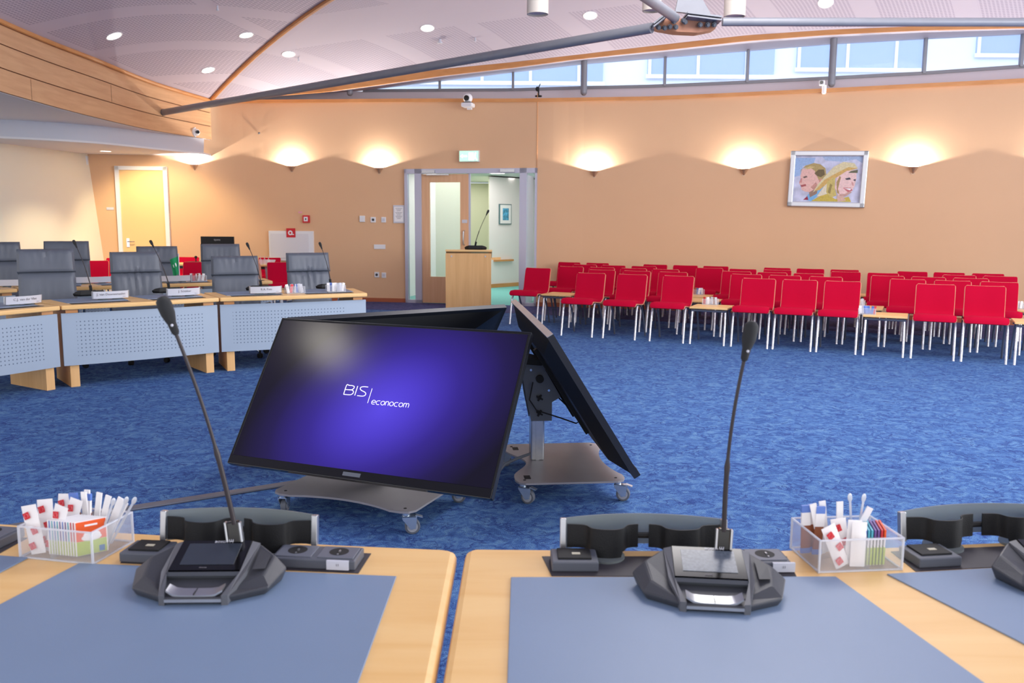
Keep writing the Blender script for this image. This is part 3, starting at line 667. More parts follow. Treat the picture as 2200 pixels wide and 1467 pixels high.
b = MB(); b.cyl((0.02, -0.05, -0.08), (0.02, -0.05, 0.04), 0.035, 14); b.box((0.02, -0.02, -0.06), (0.05, 0.05, 0.06)); b.build('bracket', M_white, t, smooth=True)
b = MB(); b.box((-0.015, -0.09, 0.07), (0.085, 0.13, 0.075), bev=0.012); h = b.build('head', M_white, t); b = MB(); b.cyl((-0.02, -0.15, 0.072), (-0.02, -0.165, 0.072), 0.027, 16); b.build('lens', M_gloss, h)
q = PX(405, 284, -5.80); t = thing('dome_camera', 'small white dome camera on the curved wooden fascia', 'camera', (q.x, q.y, q.z))
for f in FC:
    if abs(f.y-q.y) < 0.3: t.location.x = f.x+0.01
b = MB(); b.cyl((0, 0, 0), (0.06, 0, 0), 0.085, 22); b.build('base', M_white, t, smooth=True); b = MB(); b.sph((0.07, 0, 0), 0.065, 16); h = b.build('dome', M_white, t, smooth=True); b = MB(); b.cyl((0.10, -0.045, 0.0), (0.13, -0.07, 0), 0.03, 14); b.build('lens', M_gloss, h)
b = MB(); p = whit(1157, 208); b.cyl((0, 0.06, 0.0), (0, 0.06, 0.02), 0.06, 14); b.cyl((0, 0.06, 0), (0, 0.06, 0.15), 0.014); b.sph((-0.02, 0.05, 0.13), 0.035, 10, (1, .6, 1.2)); b.cyl((0, 0.06, 0.15), (0.03, 0.06, 0.22), 0.008)
tag(b.build('small_sensor_stand', M_blackm, loc=(p.x, p.y, p.z+0.01)), 'tiny black clip device standing on the wall cap right of the round camera', 'sensor')
b = MB(); b.sph((0, -0.01, 0), 0.02, 8); p = whit(557, 286); tag(b.build('wall_hook', M_steeld, loc=tuple(p)), 'tiny grey hook on the bare orange wall under the big strut', 'hook')

# ------------------------------------------------------------ ceiling lamps, detectors
DLT = [(245, 77, 'largest recessed downlight, nearest above the wooden fascia'), (529, 75, 'recessed downlight high on the darker ceiling field, left of the fold strip'), (447, 150, 'recessed downlight on the darker ceiling field close above the big strut'), (620, 116, 'recessed downlight just right of the fold strip'),
       (918, 60, 'recessed downlight on the pale ceiling above the left half of the long strut'), (1268, 33, 'recessed downlight between the two left hanging pendants'), (1774, 5, 'recessed downlight at the top edge, right of the steel hub')]
for px, py, lab in DLT:
    h = chit(px, py)
    if not h: print('no ceiling', px); continue
    n = h[1] if h[1].z < 0 else -h[1]; q = Vector((0, 0, -1)).rotation_difference(n)
    t = thing('recessed_downlight', lab, 'downlight', tuple(h[0]+n*0.004), 0, 'recessed downlights of the upper ceiling'); t.rotation_mode = 'QUATERNION'; t.rotation_quaternion = q
    b = MB(); b.lathe([(0.095, 0.0), (0.112, -0.008), (0.118, 0.0)], 28); b.build('rim', M_white, t); b = MB(); b.cyl((0, 0, 0.006), (0, 0, -0.004), 0.096, 28); b.build('lamp', M_lamp, t)
def det(px, py, lab, r=0.05, h_=0.06, nm='smoke_detector'):
    h = chit(px, py)
    if not h: return
    b = MB(); b.cyl((0, 0, 0), (0, 0, -0.02), r*0.6, 14); b.cyl((0, 0, -0.02), (0, 0, -h_), r*0.5, 14, r*0.85); b.cyl((0, 0, -h_), (0, 0, -h_-0.02), r, 14)
    tag(b.build(nm, M_label, loc=tuple(h[0])), lab, 'detector' if nm == 'smoke_detector' else 'sprinkler')
det(945, 84, 'white smoke detector hanging below the downlight above the long strut', 0.045, 0.05)
det(1021, 81, 'tiny sprinkler head right of the smoke detector', 0.02, 0.04, 'sprinkler_head'); det(467, 12, 'tiny sprinkler head on the darker ceiling field near the top edge', 0.02, 0.05, 'sprinkler_head')
det(641, 124, 'tiny sprinkler head beside the downlight right of the fold strip', 0.018, 0.04, 'sprinkler_head'); 
t = thing('recessed_downlight', 'recessed lamp in the low white soffit above the cream door', 'downlight', tuple(G(227, 324, 2.683)), 0); b = MB(); b.cyl((0, 0, 0), (0, 0, -0.006), 0.085, 24); b.build('lamp', M_lamp, t); b = MB(); b.lathe([(0.085, 0), (0.095, -0.01), (0.105, 0)], 24); b.build('rim', M_white, t)
def spot(name, loc, e, ang, col, rot=(0, 0, 0), soft=0.08):
    l = bpy.data.lights.new(name, 'SPOT'); l.energy = e; l.spot_size = R(ang); l.spot_blend = 0.6; l.color = col; l.shadow_soft_size = soft
    o = bpy.data.objects.new(name, l); C.objects.link(o); o.location = loc; o.rotation_euler = rot
q = G(227, 324, 2.60); spot('soffit_lamp', (q.x, q.y, 2.62), 130, 120, (1, .84, .55))
spot('added_wall_wash', (-8.0+0.75, 12.2, 2.6), 110, 100, (1, .93, .78)); spot('added_wall_wash', (-6.5, 14.9, 2.6), 130, 110, (1, .80, .46), (R(38), 0, 0))  # added spots without fixtures: brighten the cream wall, yellow the back wall

# ------------------------------------------------------------ steel tie rods meeting at the hub, pendants
def rod(a, c, r, lab, ends=0.0):
    b = MB(); b.tube([Vector(a)+(Vector(c)-Vector(a))*k/8 for k in range(9)], r, 16); return b
HUB = PY(1475, 52, 9.0)
t = thing('roof_truss_hub', 'grey steel hub plate with bolts where the long roof struts meet', 'roof truss', tuple(HUB))
e0 = PX(347, 242, -5.93)-HUB; h0 = PY(1400, 60, 9.0)-HUB
b = MB(); b.tube([h0+(e0-h0)*k/10 for k in range(11)], 0.052, 18); s1 = b.build('strut', M_steel, t, smooth=True)
b = MB(); b.tube([e0+(h0-e0)*0.004*k for k in range(3)], 0.056, 16); b.build('end_joint', M_steeld, s1, smooth=True)
b = MB(); e1 = PY(2330, 48, 8.9)-HUB; h1 = PY(1552, 47, 9.0)-HUB; b.tube([h1+(e1-h1)*k/10 for k in range(11)], 0.042, 18); b.build('strut', M_steel, t, smooth=True)
b = MB(); h2 = PY(1450, 38, 8.95)-HUB; e2 = PY(1290, -75, 6.4)-HUB; b.tube([h2+(e2-h2)*k/8 for k in range(9)], 0.048, 18); b.build('strut', M_steel, t, smooth=True)
def hp(px, py, y=9.0): return PY(px, py, y)-HUB
# bottom plate (copper brown underside), seen from below and in front
poly = [hp(1402, 57), hp(1428, 36), hp(1470, 40), hp(1545, 45), hp(1536, 63), hp(1500, 70), hp(1455, 68), hp(1420, 62)]
b = MB(); A_ = [b.bm.verts.new(p+Vector((0, 0.0, 0))) for p in poly]; B2 = [b.bm.verts.new(p+Vector((0, 0.22, 0.012))) for p in poly]
b.bm.faces.new(A_); b.bm.faces.new(B2[::-1])
for i in range(len(poly)): b.bm.faces.new((A_[i], B2[i], B2[(i+1) % len(poly)], A_[(i+1) % len(poly)]))
b.build('plate', M_copper, t)
for (x0, y0, x1, y1) in ((1472, 33, 1545, 42), (1400, 56, 1428, 34)):
    b = MB(); a_ = hp(x0, y0, 8.98); c_ = hp(x1, y1, 8.98); m_ = (a_+c_)/2; d_ = c_-a_; b.box(m_, (d_.length, 0.26, 0.016), Matrix.Rotation(-math.atan2(d_.z, d_.x), 3, 'Y')); b.box(m_+Vector((0, 0, -0.03)), (d_.length, 0.26, 0.014), Matrix.Rotation(-math.atan2(d_.z, d_.x), 3, 'Y')); b.build('flange', M_steel, t)
fin = [hp(1450, 26), hp(1462, -30), hp(1492, -30), hp(1528, 34)]
b = MB(); b.prism([(p.x, p.z) for p in fin], -0.02, 0.02, Matrix.Rotation(R(90), 4, 'X') @ T(0, 0, 0)); b.build('fin', M_steel, t)
for px, py in ((1414, 59), (1427, 60), (1438, 57), (1451, 58), (1447, 46), (1467, 44), (1471, 47), (1503, 53), (1519, 53), (1533, 53)):
    p = hp(px, py, 8.97); b = MB(); b.cyl(p, p+Vector((0, -0.04, -0.01)), 0.026, 6); b.cyl(p+Vector((0, -0.04, -0.01)), p+Vector((0, -0.07, -0.018)), 0.016, 10); b.build('bolt', M_steeld, t, smooth=False)
for px, pyb, Y, r, lab in ((1155, 31, 9.3, 0.112, 'pale cylinder pendant lamp, leftmost of the three at the top edge'), (1400, 24, 9.6, 0.100, 'pale cylinder pendant lamp partly behind the upper strut'), (1578, 36, 9.7, 0.115, 'pale cylinder pendant lamp right of the steel hub')):
    p = PY(px, pyb, Y); t = thing('pendant_lamp', lab, 'pendant lamp', tuple(p), 0, 'cylinder pendants by the hub')
    b = MB(); b.lathe([(r*0.9, 0.0), (r, 0.0), (r, 0.42), (0.02, 0.43)], 28); b.build('lamp_shade', M_pend, t, smooth=True)
    b = MB(); b.cyl((0, 0, 0.02), (0, 0, 0.03), r*0.95, 28); b.build('diffuser', mat('pendant_diffuser', (220, 210, 205), 0.6), t); b = MB(); b.cyl((0, 0, 0.42), (0, 0, 1.3), 0.006, 6); b.build('cord', M_steeld, t)

# ------------------------------------------------------------ lectern
p = G(1005, 667); t = thing('lectern', 'beech lectern with a desk microphone, standing in front of the double door', 'lectern', (-0.745, 14.60, 0), R(2))
b = MB(); b.prism([(-0.385, -0.02), (0.385, -0.02), (0.385, 0.02), (-0.385, 0.02)], 0, 0.97); b.build('front_panel', M_beechp, t)
for s_ in (-1, 1):
    b = MB(); b.box((s_*0.365, 0.22, 0.47), (0.03, 0.40, 0.94)); b.build('side_panel', M_beechp, t)
    b = MB(); b.cyl((s_*0.285, -0.02, 0.92), (s_*0.285, -0.034, 0.92), 0.014, 14); b.build('fixing_cap', M_alu, t)
b = MB(); b.prism([(-0.03, 1.0), (0.10, 1.005), (0.62, 0.86), (0.62, 0.88), (0.10, 1.03), (-0.03, 1.03)], -0.385, 0.40, Matrix(((0, 0, 1, 0), (1, 0, 0, 0), (0, 1, 0, 0), (0, 0, 0, 1)))); b.build('top', M_beech, t)
b = MB(); b.prism([(0.39, 0.0), (0.55, 0.18), (0.55, 0.20), (0.39, 0.03)], 0.86, 0.90); b.build('side_shelf', M_beech, t)

# microphone unit maker: origin on the table, front faces -y
def mic_unit(label, loc, rz, tip, lit=False, group=None, far=False):
    t = thing('conference_microphone', label, 'microphone', loc, rz, group)
    hw = 0.155
    low = [(-hw, 0.03), (-0.135, -0.045), (-0.055, -0.092), (0.055, -0.092), (0.135, -0.045), (hw, 0.03), (0.10, 0.085), (-0.10, 0.085)]
    top_ = [(-0.128, 0.045), (-0.118, -0.02), (-0.052, -0.062), (0.052, -0.062), (0.118, -0.02), (0.128, 0.045), (0.09, 0.082), (-0.09, 0.082)]
    zt_ = [0.042, 0.028, 0.012, 0.012, 0.028, 0.042, 0.053, 0.053]
    b = MB(); bm = b.bm
    L0 = [bm.verts.new((x*0.93, y*0.93, 0.0)) for x, y in low]; L1 = [bm.verts.new((x, y, 0.016 if i not in (0, 5) else 0.026)) for i, (x, y) in enumerate(low)]
    L2 = [bm.verts.new((x, y, z+0.004)) for (x, y), z in zip(top_, zt_)]
    n = 8
    for a_, c_ in ((L0, L1), (L1, L2)):
        for i in range(n): bm.faces.new((a_[i], a_[(i+1) % n], c_[(i+1) % n], c_[i]))
    bm.faces.new(L0[::-1]); bm.faces.new((L2[0], L2[1], L2[2], L2[7])); bm.faces.new((L2[2], L2[3], L2[6], L2[7])); bm.faces.new((L2[3], L2[4], L2[5], L2[6]))
    body = b.build('body', M_dgrey if not far else M_black, t, bevel=0.004)
    if not far:
        # sloping screen, framed
        ang = math.atan2(0.066-0.034, 0.10)
        sc = MB(); sc.box((0, 0, 0), (0.142, 0.098, 0.006)); sm = T(0, 0.030, 0.0515) @ Matrix.Rotation(R(15), 4, 'X'); sc.bm.transform(sm); sc.build('screen_bezel', M_gloss, t)
        sd = MB(); sd.box((0, 0.003, 0.0036), (0.108, 0.070, 0.001)); sd.bm.transform(sm)
        scr = sd.build('screen', mat('mic_screen', (52, 58, 68), 0.18, spec=0.5) if not lit else mat('mic_screen_spotted', (92, 100, 112), 0.2, var=0.25, vscale=160), t)
        text('maker_mark', 'BOSCH', 0.0085, M_label, t, sm @ T(-0.004, 0.043, 0.0042), thick=0.0002)
        text('maker_mark', 'dicentis', 0.005, M_ink, t, sm @ T(-0.012, -0.042, 0.0042), thick=0.0002)
        b = MB(); b.box((0, -0.0235, 0.0335), (0.142, 0.010, 0.008), Matrix.Rotation(R(30), 3, 'X')); b.build('light_bar', mat('light_bar', (196, 188, 150) if lit else (70, 74, 80), 0.35), t)
        b = MB(); P = []
        for i in range(9):
            x = -0.054+0.108*i/8; e = (abs(x)/0.054)**5*0.009; P.append([Vector((x, -0.086+e*0.5, 0.0185+e)), Vector((x, -0.058+e*0.2, 0.0215+e))])
        b.grid(P, thick=lambda i, j: Vector((0, 0, -0.004))); b.build('button_bar', M_alu, t, smooth=True)
        b = MB(); b.box((0, -0.072, 0.0205), (0.0012, 0.028, 0.003)); b.build('button_gap', M_blackm, t)
        b = MB(); b.box((0, -0.0915, 0.0105), (0.108, 0.002, 0.006)); b.build('front_trim', M_alu, t)
        for s_ in (-1, 1):      # raised cheeks either side of the screen, and the speaker grille
            ck = MB(); P_ = [(s_*0.072, 0.080, 0.0645), (s_*0.088, 0.080, 0.0600), (s_*0.084, -0.020, 0.0400), (s_*0.066, -0.088, 0.0200), (s_*0.054, -0.090, 0.0200), (s_*0.072, -0.024, 0.0395)]
            vs = [ck.bm.verts.new(p) for p in P_]; ws = [ck.bm.verts.new((p[0], p[1], p[2]-0.02)) for p in P_]
            ck.bm.faces.new(vs); ck.bm.faces.new(ws[::-1])
            for i in range(6): ck.bm.faces.new((vs[i], ws[i], ws[(i+1) % 6], vs[(i+1) % 6]))
            ck.build('cheek', mat('cheek_grey', (92, 94, 100), 0.4), t)
        gm = perforated('speaker_grille', (66, 68, 74), (20, 20, 22), 0.0034, 0.36, [(0, 1, 0, 1)], 0.5)
        b = MB(); P = [[Vector((0.094, -0.012, 0.0405)), Vector((0.118, -0.005, 0.0385))], [Vector((0.094, 0.060, 0.0560)), Vector((0.119, 0.042, 0.0495))]]
        b.grid(P, [[(0, 0), (0.028, 0)], [(0, 0.075), (0.028, 0.075)]]); b.build('speaker_grille', gm, t)
    bx, by, bz = 0.035 if not far else 0.0, 0.080, 0.052
    tl = Vector(tip)
    # plug with chrome flanks
    b = MB(); b.box((bx, by, bz+0.018), (0.026, 0.014, 0.075), Matrix.Rotation(R(-8), 3, 'X') @ Matrix.Rotation(math.atan2(tl.x-bx, tl.z-bz)*0.6, 3, 'Y'), bev=0.003); pg = b.build('stem_plug', M_black if far else M_gloss, t)
    if not far:
        for s_ in (-1, 1): b = MB(); b.box((bx+s_*0.015, by, bz+0.018), (0.005, 0.015, 0.072), Matrix.Rotation(R(-8), 3, 'X') @ Matrix.Rotation(math.atan2(tl.x-bx, tl.z-bz)*0.6, 3, 'Y'), bev=0.002); b.build('plug_rail', M_alu, pg)
        text('approval_mark', 'CE', 0.013, M_label, pg, T(bx-0.004, by-0.012, bz+0.005) @ Matrix.Rotation(R(82), 4, 'X') @ Matrix.Rotation(R(90), 4, 'Z'), thick=0.0002)
    s0 = Vector((bx, by, bz+0.05)); d_ = tl-s0; pts = []; rs = []
    for k in range(25):
        f = k/24; side = Vector((0, 0.0, 0)); p_ = s0+d_*f+Vector((-0.012*math.copysign(1, d_.x)*math.sin(PI*f), 0, 0)); pts.append(p_); rs.append(0.0052 if f < 0.32 else (0.0062 if f < 0.36 else (0.0036 if f < 0.9 else 0.0045)))
    b = MB(); b.tube(pts, 0.004, 10, rs); b.build('stem', mat('stem_brown_black', (42, 34, 38), 0.45), t, smooth=True)
    dn = (pts[-1]-pts[-3]).normalized(); q = Vector((0, 0, 1)).rotation_difference(dn).to_matrix().to_4x4()
    b = MB(); b.lathe([(0.0042, -0.056), (0.0075, -0.051), (0.0088, -0.035), (0.0088, -0.030), (0.0105, -0.025), (0.0142, -0.010), (0.0150, 0.008), (0.0138, 0.019), (0.008, 0.026), (0.0, 0.0275)], 18, T(*tl) @ q)
    hd = b.build('microphone_head', mat('mic_foam', (34, 36, 38), 0.6, bump=0.5, bscale=900), t, smooth=True)
    b = MB(); b.sph(tl+dn*(-0.034)+Vector((0.002, -0.0085, 0)), 0.0030, 8); b.build('indicator', M_label, hd)
    return t
DZ = 0.76
# ------------------------------------------------------------ display trolleys
M_tvtrim = mat('display_trim', (44, 46, 52), 0.3, 0.3); M_cast = mat('castor_zinc', (196, 206, 216), 0.25, 0.8)
def castor(par, x, y, az):
    c = bpy.data.objects.new('castor', None); C.objects.link(c); c.parent = par; c.location = (x, y, 0); c.rotation_euler = (0, 0, az)
    b = MB(); b.cyl((-0.014, 0.03, 0.0375), (0.014, 0.03, 0.0375), 0.0375, 26); w = b.build('wheel', M_tyre, c, smooth=True, bevel=0.003)
    b = MB(); b.cyl((-0.017, 0.03, 0.0375), (0.017, 0.03, 0.0375), 0.026, 22); b.cyl((-0.020, 0.03, 0.0375), (0.020, 0.03, 0.0375), 0.008, 10); b.build('hub', M_wheel, c, smooth=True)
    b = MB(); b.cyl((0, 0, 0.086), (0, 0, 0.112), 0.019, 16)
    for s_ in (-1, 1): b.prism([(0.045, 0.030), (0.022, 0.026), (-0.018, 0.078), (-0.018, 0.092), (0.052, 0.092), (0.050, 0.055)], s_*0.020-0.002, s_*0.020+0.002, Matrix(((0, 0, 1, 0), (1, 0, 0, 0), (0, 1, 0, 0), (0, 0, 0, 1))))
    b.box((0, 0.014, 0.089), (0.044, 0.066, 0.006)); b.build('fork', M_cast, c)
    b = MB(); b.box((0, 0.062, 0.088), (0.030, 0.036, 0.004), Matrix.Rotation(R(-18), 3, 'X')); b.build('brake_lever', M_cast, c)
def outline(L, D):
    """cart plate with scooped front and back edges and chamfered corners"""
    pts = []
    hl, hd = L/2, D/2
    for s_ in range(2):
        sg = 1 if s_ == 0 else -1
        seq = [(-hl, -hd+0.05), (-hl+0.02, -hd+0.015), (-hl+0.06, -hd)]
        for k in range(15):
            f = k/14; x = -hl+0.12+(L-0.24)*f; seq.append((x, -hd+0.055*math.sin(PI*f)**0.8 if s_ == 0 else -hd+0.10*math.sin(PI*f)**2))
        seq += [(hl-0.06, -hd), (hl-0.02, -hd+0.015), (hl, -hd+0.05)]
        pts += [(x*sg, y*sg) for x, y in seq]
    return pts
def trolley(label, loc, rz, castors, tvx=0.0, roll=0.0, tilt=0.6089, edge=None):
    t = thing('display_trolley', label, 'display trolley', loc, rz, 'display trolleys in the middle of the carpet')
    b = MB(); b.prism([(x+0.0, y) for x, y in outline(0.82, 0.60)], 0.112, 0.122)
    pl = b.build('base_plate', M_plate, t)
    for x, y in ((-0.30, 0.23), (0.30, 0.23)):
        b = MB(); b.box((x, y, 0.1222), (0.065, 0.035, 0.0012), bev=0.0); b.build('hand_slot', M_blackm, pl)
    for x, y in ((-0.35, -0.25), (0.35, -0.25), (-0.35, 0.25), (0.35, 0.25)):
        b = MB(); b.cyl((x, y, 0.122), (x, y, 0.1235), 0.008, 10); b.build('plate_bolt', M_blackm, pl)
    for (x, y), az in zip(((-0.36, -0.26), (0.36, -0.26), (-0.36, 0.26), (0.36, 0.26)), castors): castor(t, x, y, az)
    px_ = tvx+0.0; b = MB(); b.box((px_, 0.13, 0.40), (0.10, 0.075, 0.56), bev=0.006)
    for s_ in (-1, 1): b.box((px_+s_*0.02, 0.09, 0.40), (0.012, 0.006, 0.555)); b.box((px_+s_*0.051, 0.13, 0.40), (0.004, 0.02, 0.555))
    b.build('post', M_alu, t)
    YZ = Matrix(((0, 0, 1, 0), (1, 0, 0, 0), (0, 1, 0, 0), (0, 0, 0, 1)))
    for s_ in (-1, 1):
        b = MB(); b.prism([(0.17, 0.36), (0.05, 0.36), (0.05, 0.47), (0.0, 0.50), (0.115, 0.70), (0.20, 0.74), (0.235, 0.70), (0.20, 0.50)], s_*0.062-0.003+px_, s_*0.062+0.003+px_, YZ)
        sp = b.build('side_bracket', M_mgrey, t)
        for (yy, zz, rr) in ((0.125, 0.61, 0.018), (0.125, 0.50, 0.0), (0.125, 0.41, 0.0)):
            b = MB()
            if rr: b.cyl((px_+s_*0.066, yy, zz), (px_+s_*0.095, yy, zz), 0.022, 18)
            else:
                b.cyl((px_+s_*0.066, yy, zz), (px_+s_*0.088, yy, zz), 0.010, 12)
                for q in range(4): b.box((px_+s_*0.084, yy+0.012*math.cos(q*PI/2+0.5), zz+0.012*math.sin(q*PI/2+0.5)), (0.012, 0.016, 0.009), Matrix.Rotation(q*PI/2+0.5, 3, 'X'))
            b.build('clamp_knob', M_blackm, sp)
        for (yy, zz) in ((0.175, 0.66), (0.07, 0.54)): b = MB(); b.cyl((px_+s_*0.066, yy, zz), (px_+s_*0.070, yy, zz), 0.007, 10); b.build('bolt', M_chrome, sp)
    b = MB(); b.prism([(0.20, 0.74), (0.235, 0.70), (0.12, 0.69), (0.09, 0.71)], -0.10+px_, 0.10+px_, YZ); b.build('head_bracket', M_blackm, t)
    # the flat screen display: local frame x along the width, y up the panel, z out of the face
    Wd, Hd = 1.5, 0.8625
    up_ = Vector((0, math.sin(tilt), math.cos(tilt))); xa_ = Vector((1, 0, 0)); nn = xa_.cross(up_)  # faces -y and up
    base = Vector((tvx, -0.29, 0.245)); m4 = Matrix(((1, up_.x, nn.x, base.x), (0, up_.y, nn.y, base.y), (0, up_.z, nn.z, base.z), (0, 0, 0, 1)))
    if roll: m4 = m4 @ T(0, Hd/2, 0) @ Matrix.Rotation(roll, 4, 'Z') @ T(0, -Hd/2, 0)
    def bx(name, x0, x1, y0, y1, z0, z1, m, par, bev=0.0):
        b = MB(); b.box(((x0+x1)/2, (y0+y1)/2, (z0+z1)/2), (x1-x0, y1-y0, z1-z0), bev=bev); b.bm.transform(m4); return b.build(name, m, par)
    cas = bx('display_casing', -Wd/2, Wd/2, 0.0, Hd, -0.032, -0.001, M_black, t, 0.003)
    b = MB(); vs0 = [(-Wd/2+0.02, 0.02), (Wd/2-0.02, 0.02), (Wd/2-0.02, Hd-0.02), (-Wd/2+0.02, Hd-0.02)]; vs1 = [(-0.52, 0.07), (0.52, 0.07), (0.52, Hd-0.12), (-0.52, Hd-0.12)]
    a0 = [b.bm.verts.new((x, y, -0.030)) for x, y in vs0]; a1 = [b.bm.verts.new((x, y, -0.085)) for x, y in vs1]; b.bm.faces.new(a0); b.bm.faces.new(a1[::-1])
    for i in range(4): b.bm.faces.new((a0[i], a1[i], a1[(i+1) % 4], a0[(i+1) % 4]))
    b.bm.transform(m4); b.build('back_housing', mat('display_back', (14, 16, 20), 0.5, spec=0.3), cas)
    bx('edge_trim', -Wd/2-0.002, Wd/2+0.002, Hd-0.002, Hd+0.003, -0.033, 0.001, edge or M_tvtrim, cas)
    bx('edge_trim', -Wd/2-0.003, -Wd/2+0.001, 0.0, Hd, -0.033, 0.001, M_tvtrim, cas); bx('edge_trim', Wd/2-0.001, Wd/2+0.003, 0.0, Hd, -0.033, 0.001, M_tvtrim, cas)
    for s_ in (-1, 1): bx('mounting_rail', s_*0.2-0.02+tvx*0, s_*0.2+0.02+tvx*0, 0.15, Hd-0.14, -0.105, -0.085, M_blackm, t)
    bx('speaker_chin', -Wd/2, Wd/2, -0.004, 0.045, -0.03, 0.006, M_gloss, cas, 0.003)
    # lit picture
    ms = bpy.data.materials.get('display_picture')
    if not ms:
        ms = bpy.data.materials.new('display_picture'); ms.use_nodes = True; nt = ms.node_tree; p_ = nt.nodes['Principled BSDF']; L = nt.links.new
        uv = nt.nodes.new('ShaderNodeUVMap'); uv.uv_map = 'UVMap'; sx = nt.nodes.new('ShaderNodeSeparateXYZ'); L(uv.outputs[0], sx.inputs[0])
        def mth(op, a_, c_=0.0):
            n = nt.nodes.new('ShaderNodeMath'); n.operation = op
            for i, v in enumerate((a_, c_)):
                if isinstance(v, (int, float)): n.inputs[i].default_value = v
                else: L(v, n.inputs[i])
            return n.outputs[0]
        x = mth('DIVIDE', mth('SUBTRACT', sx.outputs[0], 0.54), 0.50); y = mth('DIVIDE', mth('SUBTRACT', sx.outputs[1], 0.42), 0.86)
        # broad diagonal glow of the desktop picture: sheared ellipse
        xs_ = mth('SUBTRACT', x, mth('MULTIPLY', y, 0.35)); r_ = mth('SQRT', mth('ADD', mth('MULTIPLY', xs_, xs_), mth('MULTIPLY', y, y)))
        cr = nt.nodes.new('ShaderNodeValToRGB'); e = cr.color_ramp.elements; e[0].position = 0.0; e[1].position = 1.0
        e[0].color = (*srgb((88, 70, 226)), 1); e[1].color = (*srgb((18, 14, 34)), 1)
        for ps, cl in ((0.22, (76, 58, 200)), (0.5, (52, 36, 140)), (0.78, (32, 22, 78))): k = e.new(ps); k.color = (*srgb(cl), 1)
        L(r_, cr.inputs['Fac']); L(cr.outputs['Color'], p_.inputs['Emission Color']); p_.inputs['Emission Strength'].default_value = 0.95
        p_.inputs['Base Color'].default_value = (0.004, 0.004, 0.005, 1); p_.inputs['Roughness'].default_value = 0.16; p_.inputs['Specular IOR Level'].default_value = 0.18
    pic = MB(); P = [[m4 @ Vector((-Wd/2+0.012+(Wd-0.024)*i/4, 0.046+(Hd-0.058)*j/4, 0.0008)) for j in range(5)] for i in range(5)]
    pic.grid(P, [[(i/4, j/4) for j in range(5)] for i in range(5)]); scr = pic.build('screen', ms, t)
    return t, scr, m4, Wd, Hd
E1 = (-0.3868)
t, scr, m4, Wd, Hd = trolley('display trolley facing the viewer with a lit violet screen', (-0.742, 4.384, 0), -0.3868, (R(20), R(-60), R(40), R(-75)), tvx=0.07)
tm = m4 @ T(0, 0, 0.0012)
STK = {'B': (0.68, [[(0, 0), (0, 1), (.2, 1), (.45, 1), (.62, .92), (.64, .75), (.5, .55), (.2, .53), (0, .53)], [(.2, .53), (.5, .54), (.68, .42), (.70, .2), (.55, .03), (.25, 0), (0, 0)]]), 'I': (0.0, [[(0, 0), (0, 1)]]),
       'S': (0.64, [[(.62, 1), (.3, 1), (.1, .93), (.05, .76), (.2, .58), (.45, .46), (.6, .3), (.58, .1), (.4, 0), (0, 0)]]),
       'e': (1, [[(.05, .50), (.95, .50), (.93, .78), (.65, 1), (.3, .97), (.04, .7), (.02, .32), (.25, .03), (.6, 0), (.9, .05)]]), 'c': (1, [[(.92, .98), (.5, 1), (.15, .87), (0, .5), (.13, .13), (.48, 0), (.9, .03)]]),
       'o': (1, [[(.5+.5*math.cos(2*PI*k/14), .5+.5*math.sin(2*PI*k/14)) for k in range(15)]]), 'n': (0.85, [[(0, 0), (0, 1)], [(0, .72), (.25, .98), (.6, .98), (.8, .75), (.8, .3), (.8, 0)]]),
       'm': (1.4, [[(0, 0), (0, 1)], [(0, .75), (.25, .99), (.5, .97), (.66, .7), (.66, 0)], [(.66, .7), (.9, .99), (1.15, .97), (1.32, .7), (1.32, 0)]])}
LG = mat('logo_white', (245, 245, 255), 0.5, emis=(240, 240, 255), estr=0.9)
def strokes(word, x0, y0, hx, hy, gap, r):
    x = x0
    for ch in word:
        wd, ls = STK[ch]; b = MB()
        for l_ in ls:
            pts = catmull([(x+px*hx, y0+py*hy) for px, py in l_], 3) if len(l_) > 2 else [Vector((x+px*hx, y0+py*hy, 0)) for px, py in l_]
            b.tube(pts, r, 6)
        b.bm.transform(tm); b.build('logo_letter', LG, scr); x += wd*hx+gap
strokes('BIS', -0.196, 0.440, 0.076, 0.053, 0.0155, 0.0021)
strokes('econocom', -0.018, 0.402, 0.0215, 0.0215, 0.0055, 0.0015)
b = MB(); b.box((0, 0, 0), (0.0026, 0.082, 0.0006)); b.bm.transform(tm @ T(-0.040, 0.446, 0)); b.build('logo_line', LG, scr)
text('maker_mark', 'SAMSUNG', 0.014, M_label, scr, m4 @ T(-0.045, 0.022, 0.0066), thick=0.0002)
for c in t.children:
    if c.name.startswith('display_casing'):
        b = MB(); b.box((0, 0, 0), (0.10, 0.020, 0.002)); b.bm.transform(m4 @ T(0.0, 0.022, 0.0062)); b.build('brand_plate', M_mgrey, c)
t2, *_ = trolley('display trolley on the right seen from the side, its screen facing the chairs', (0.285, 4.87, 0), R(96.0), (R(160), R(-20), R(150), R(20)), tvx=0.08, roll=R(1.6), tilt=0.56, edge=M_alu)
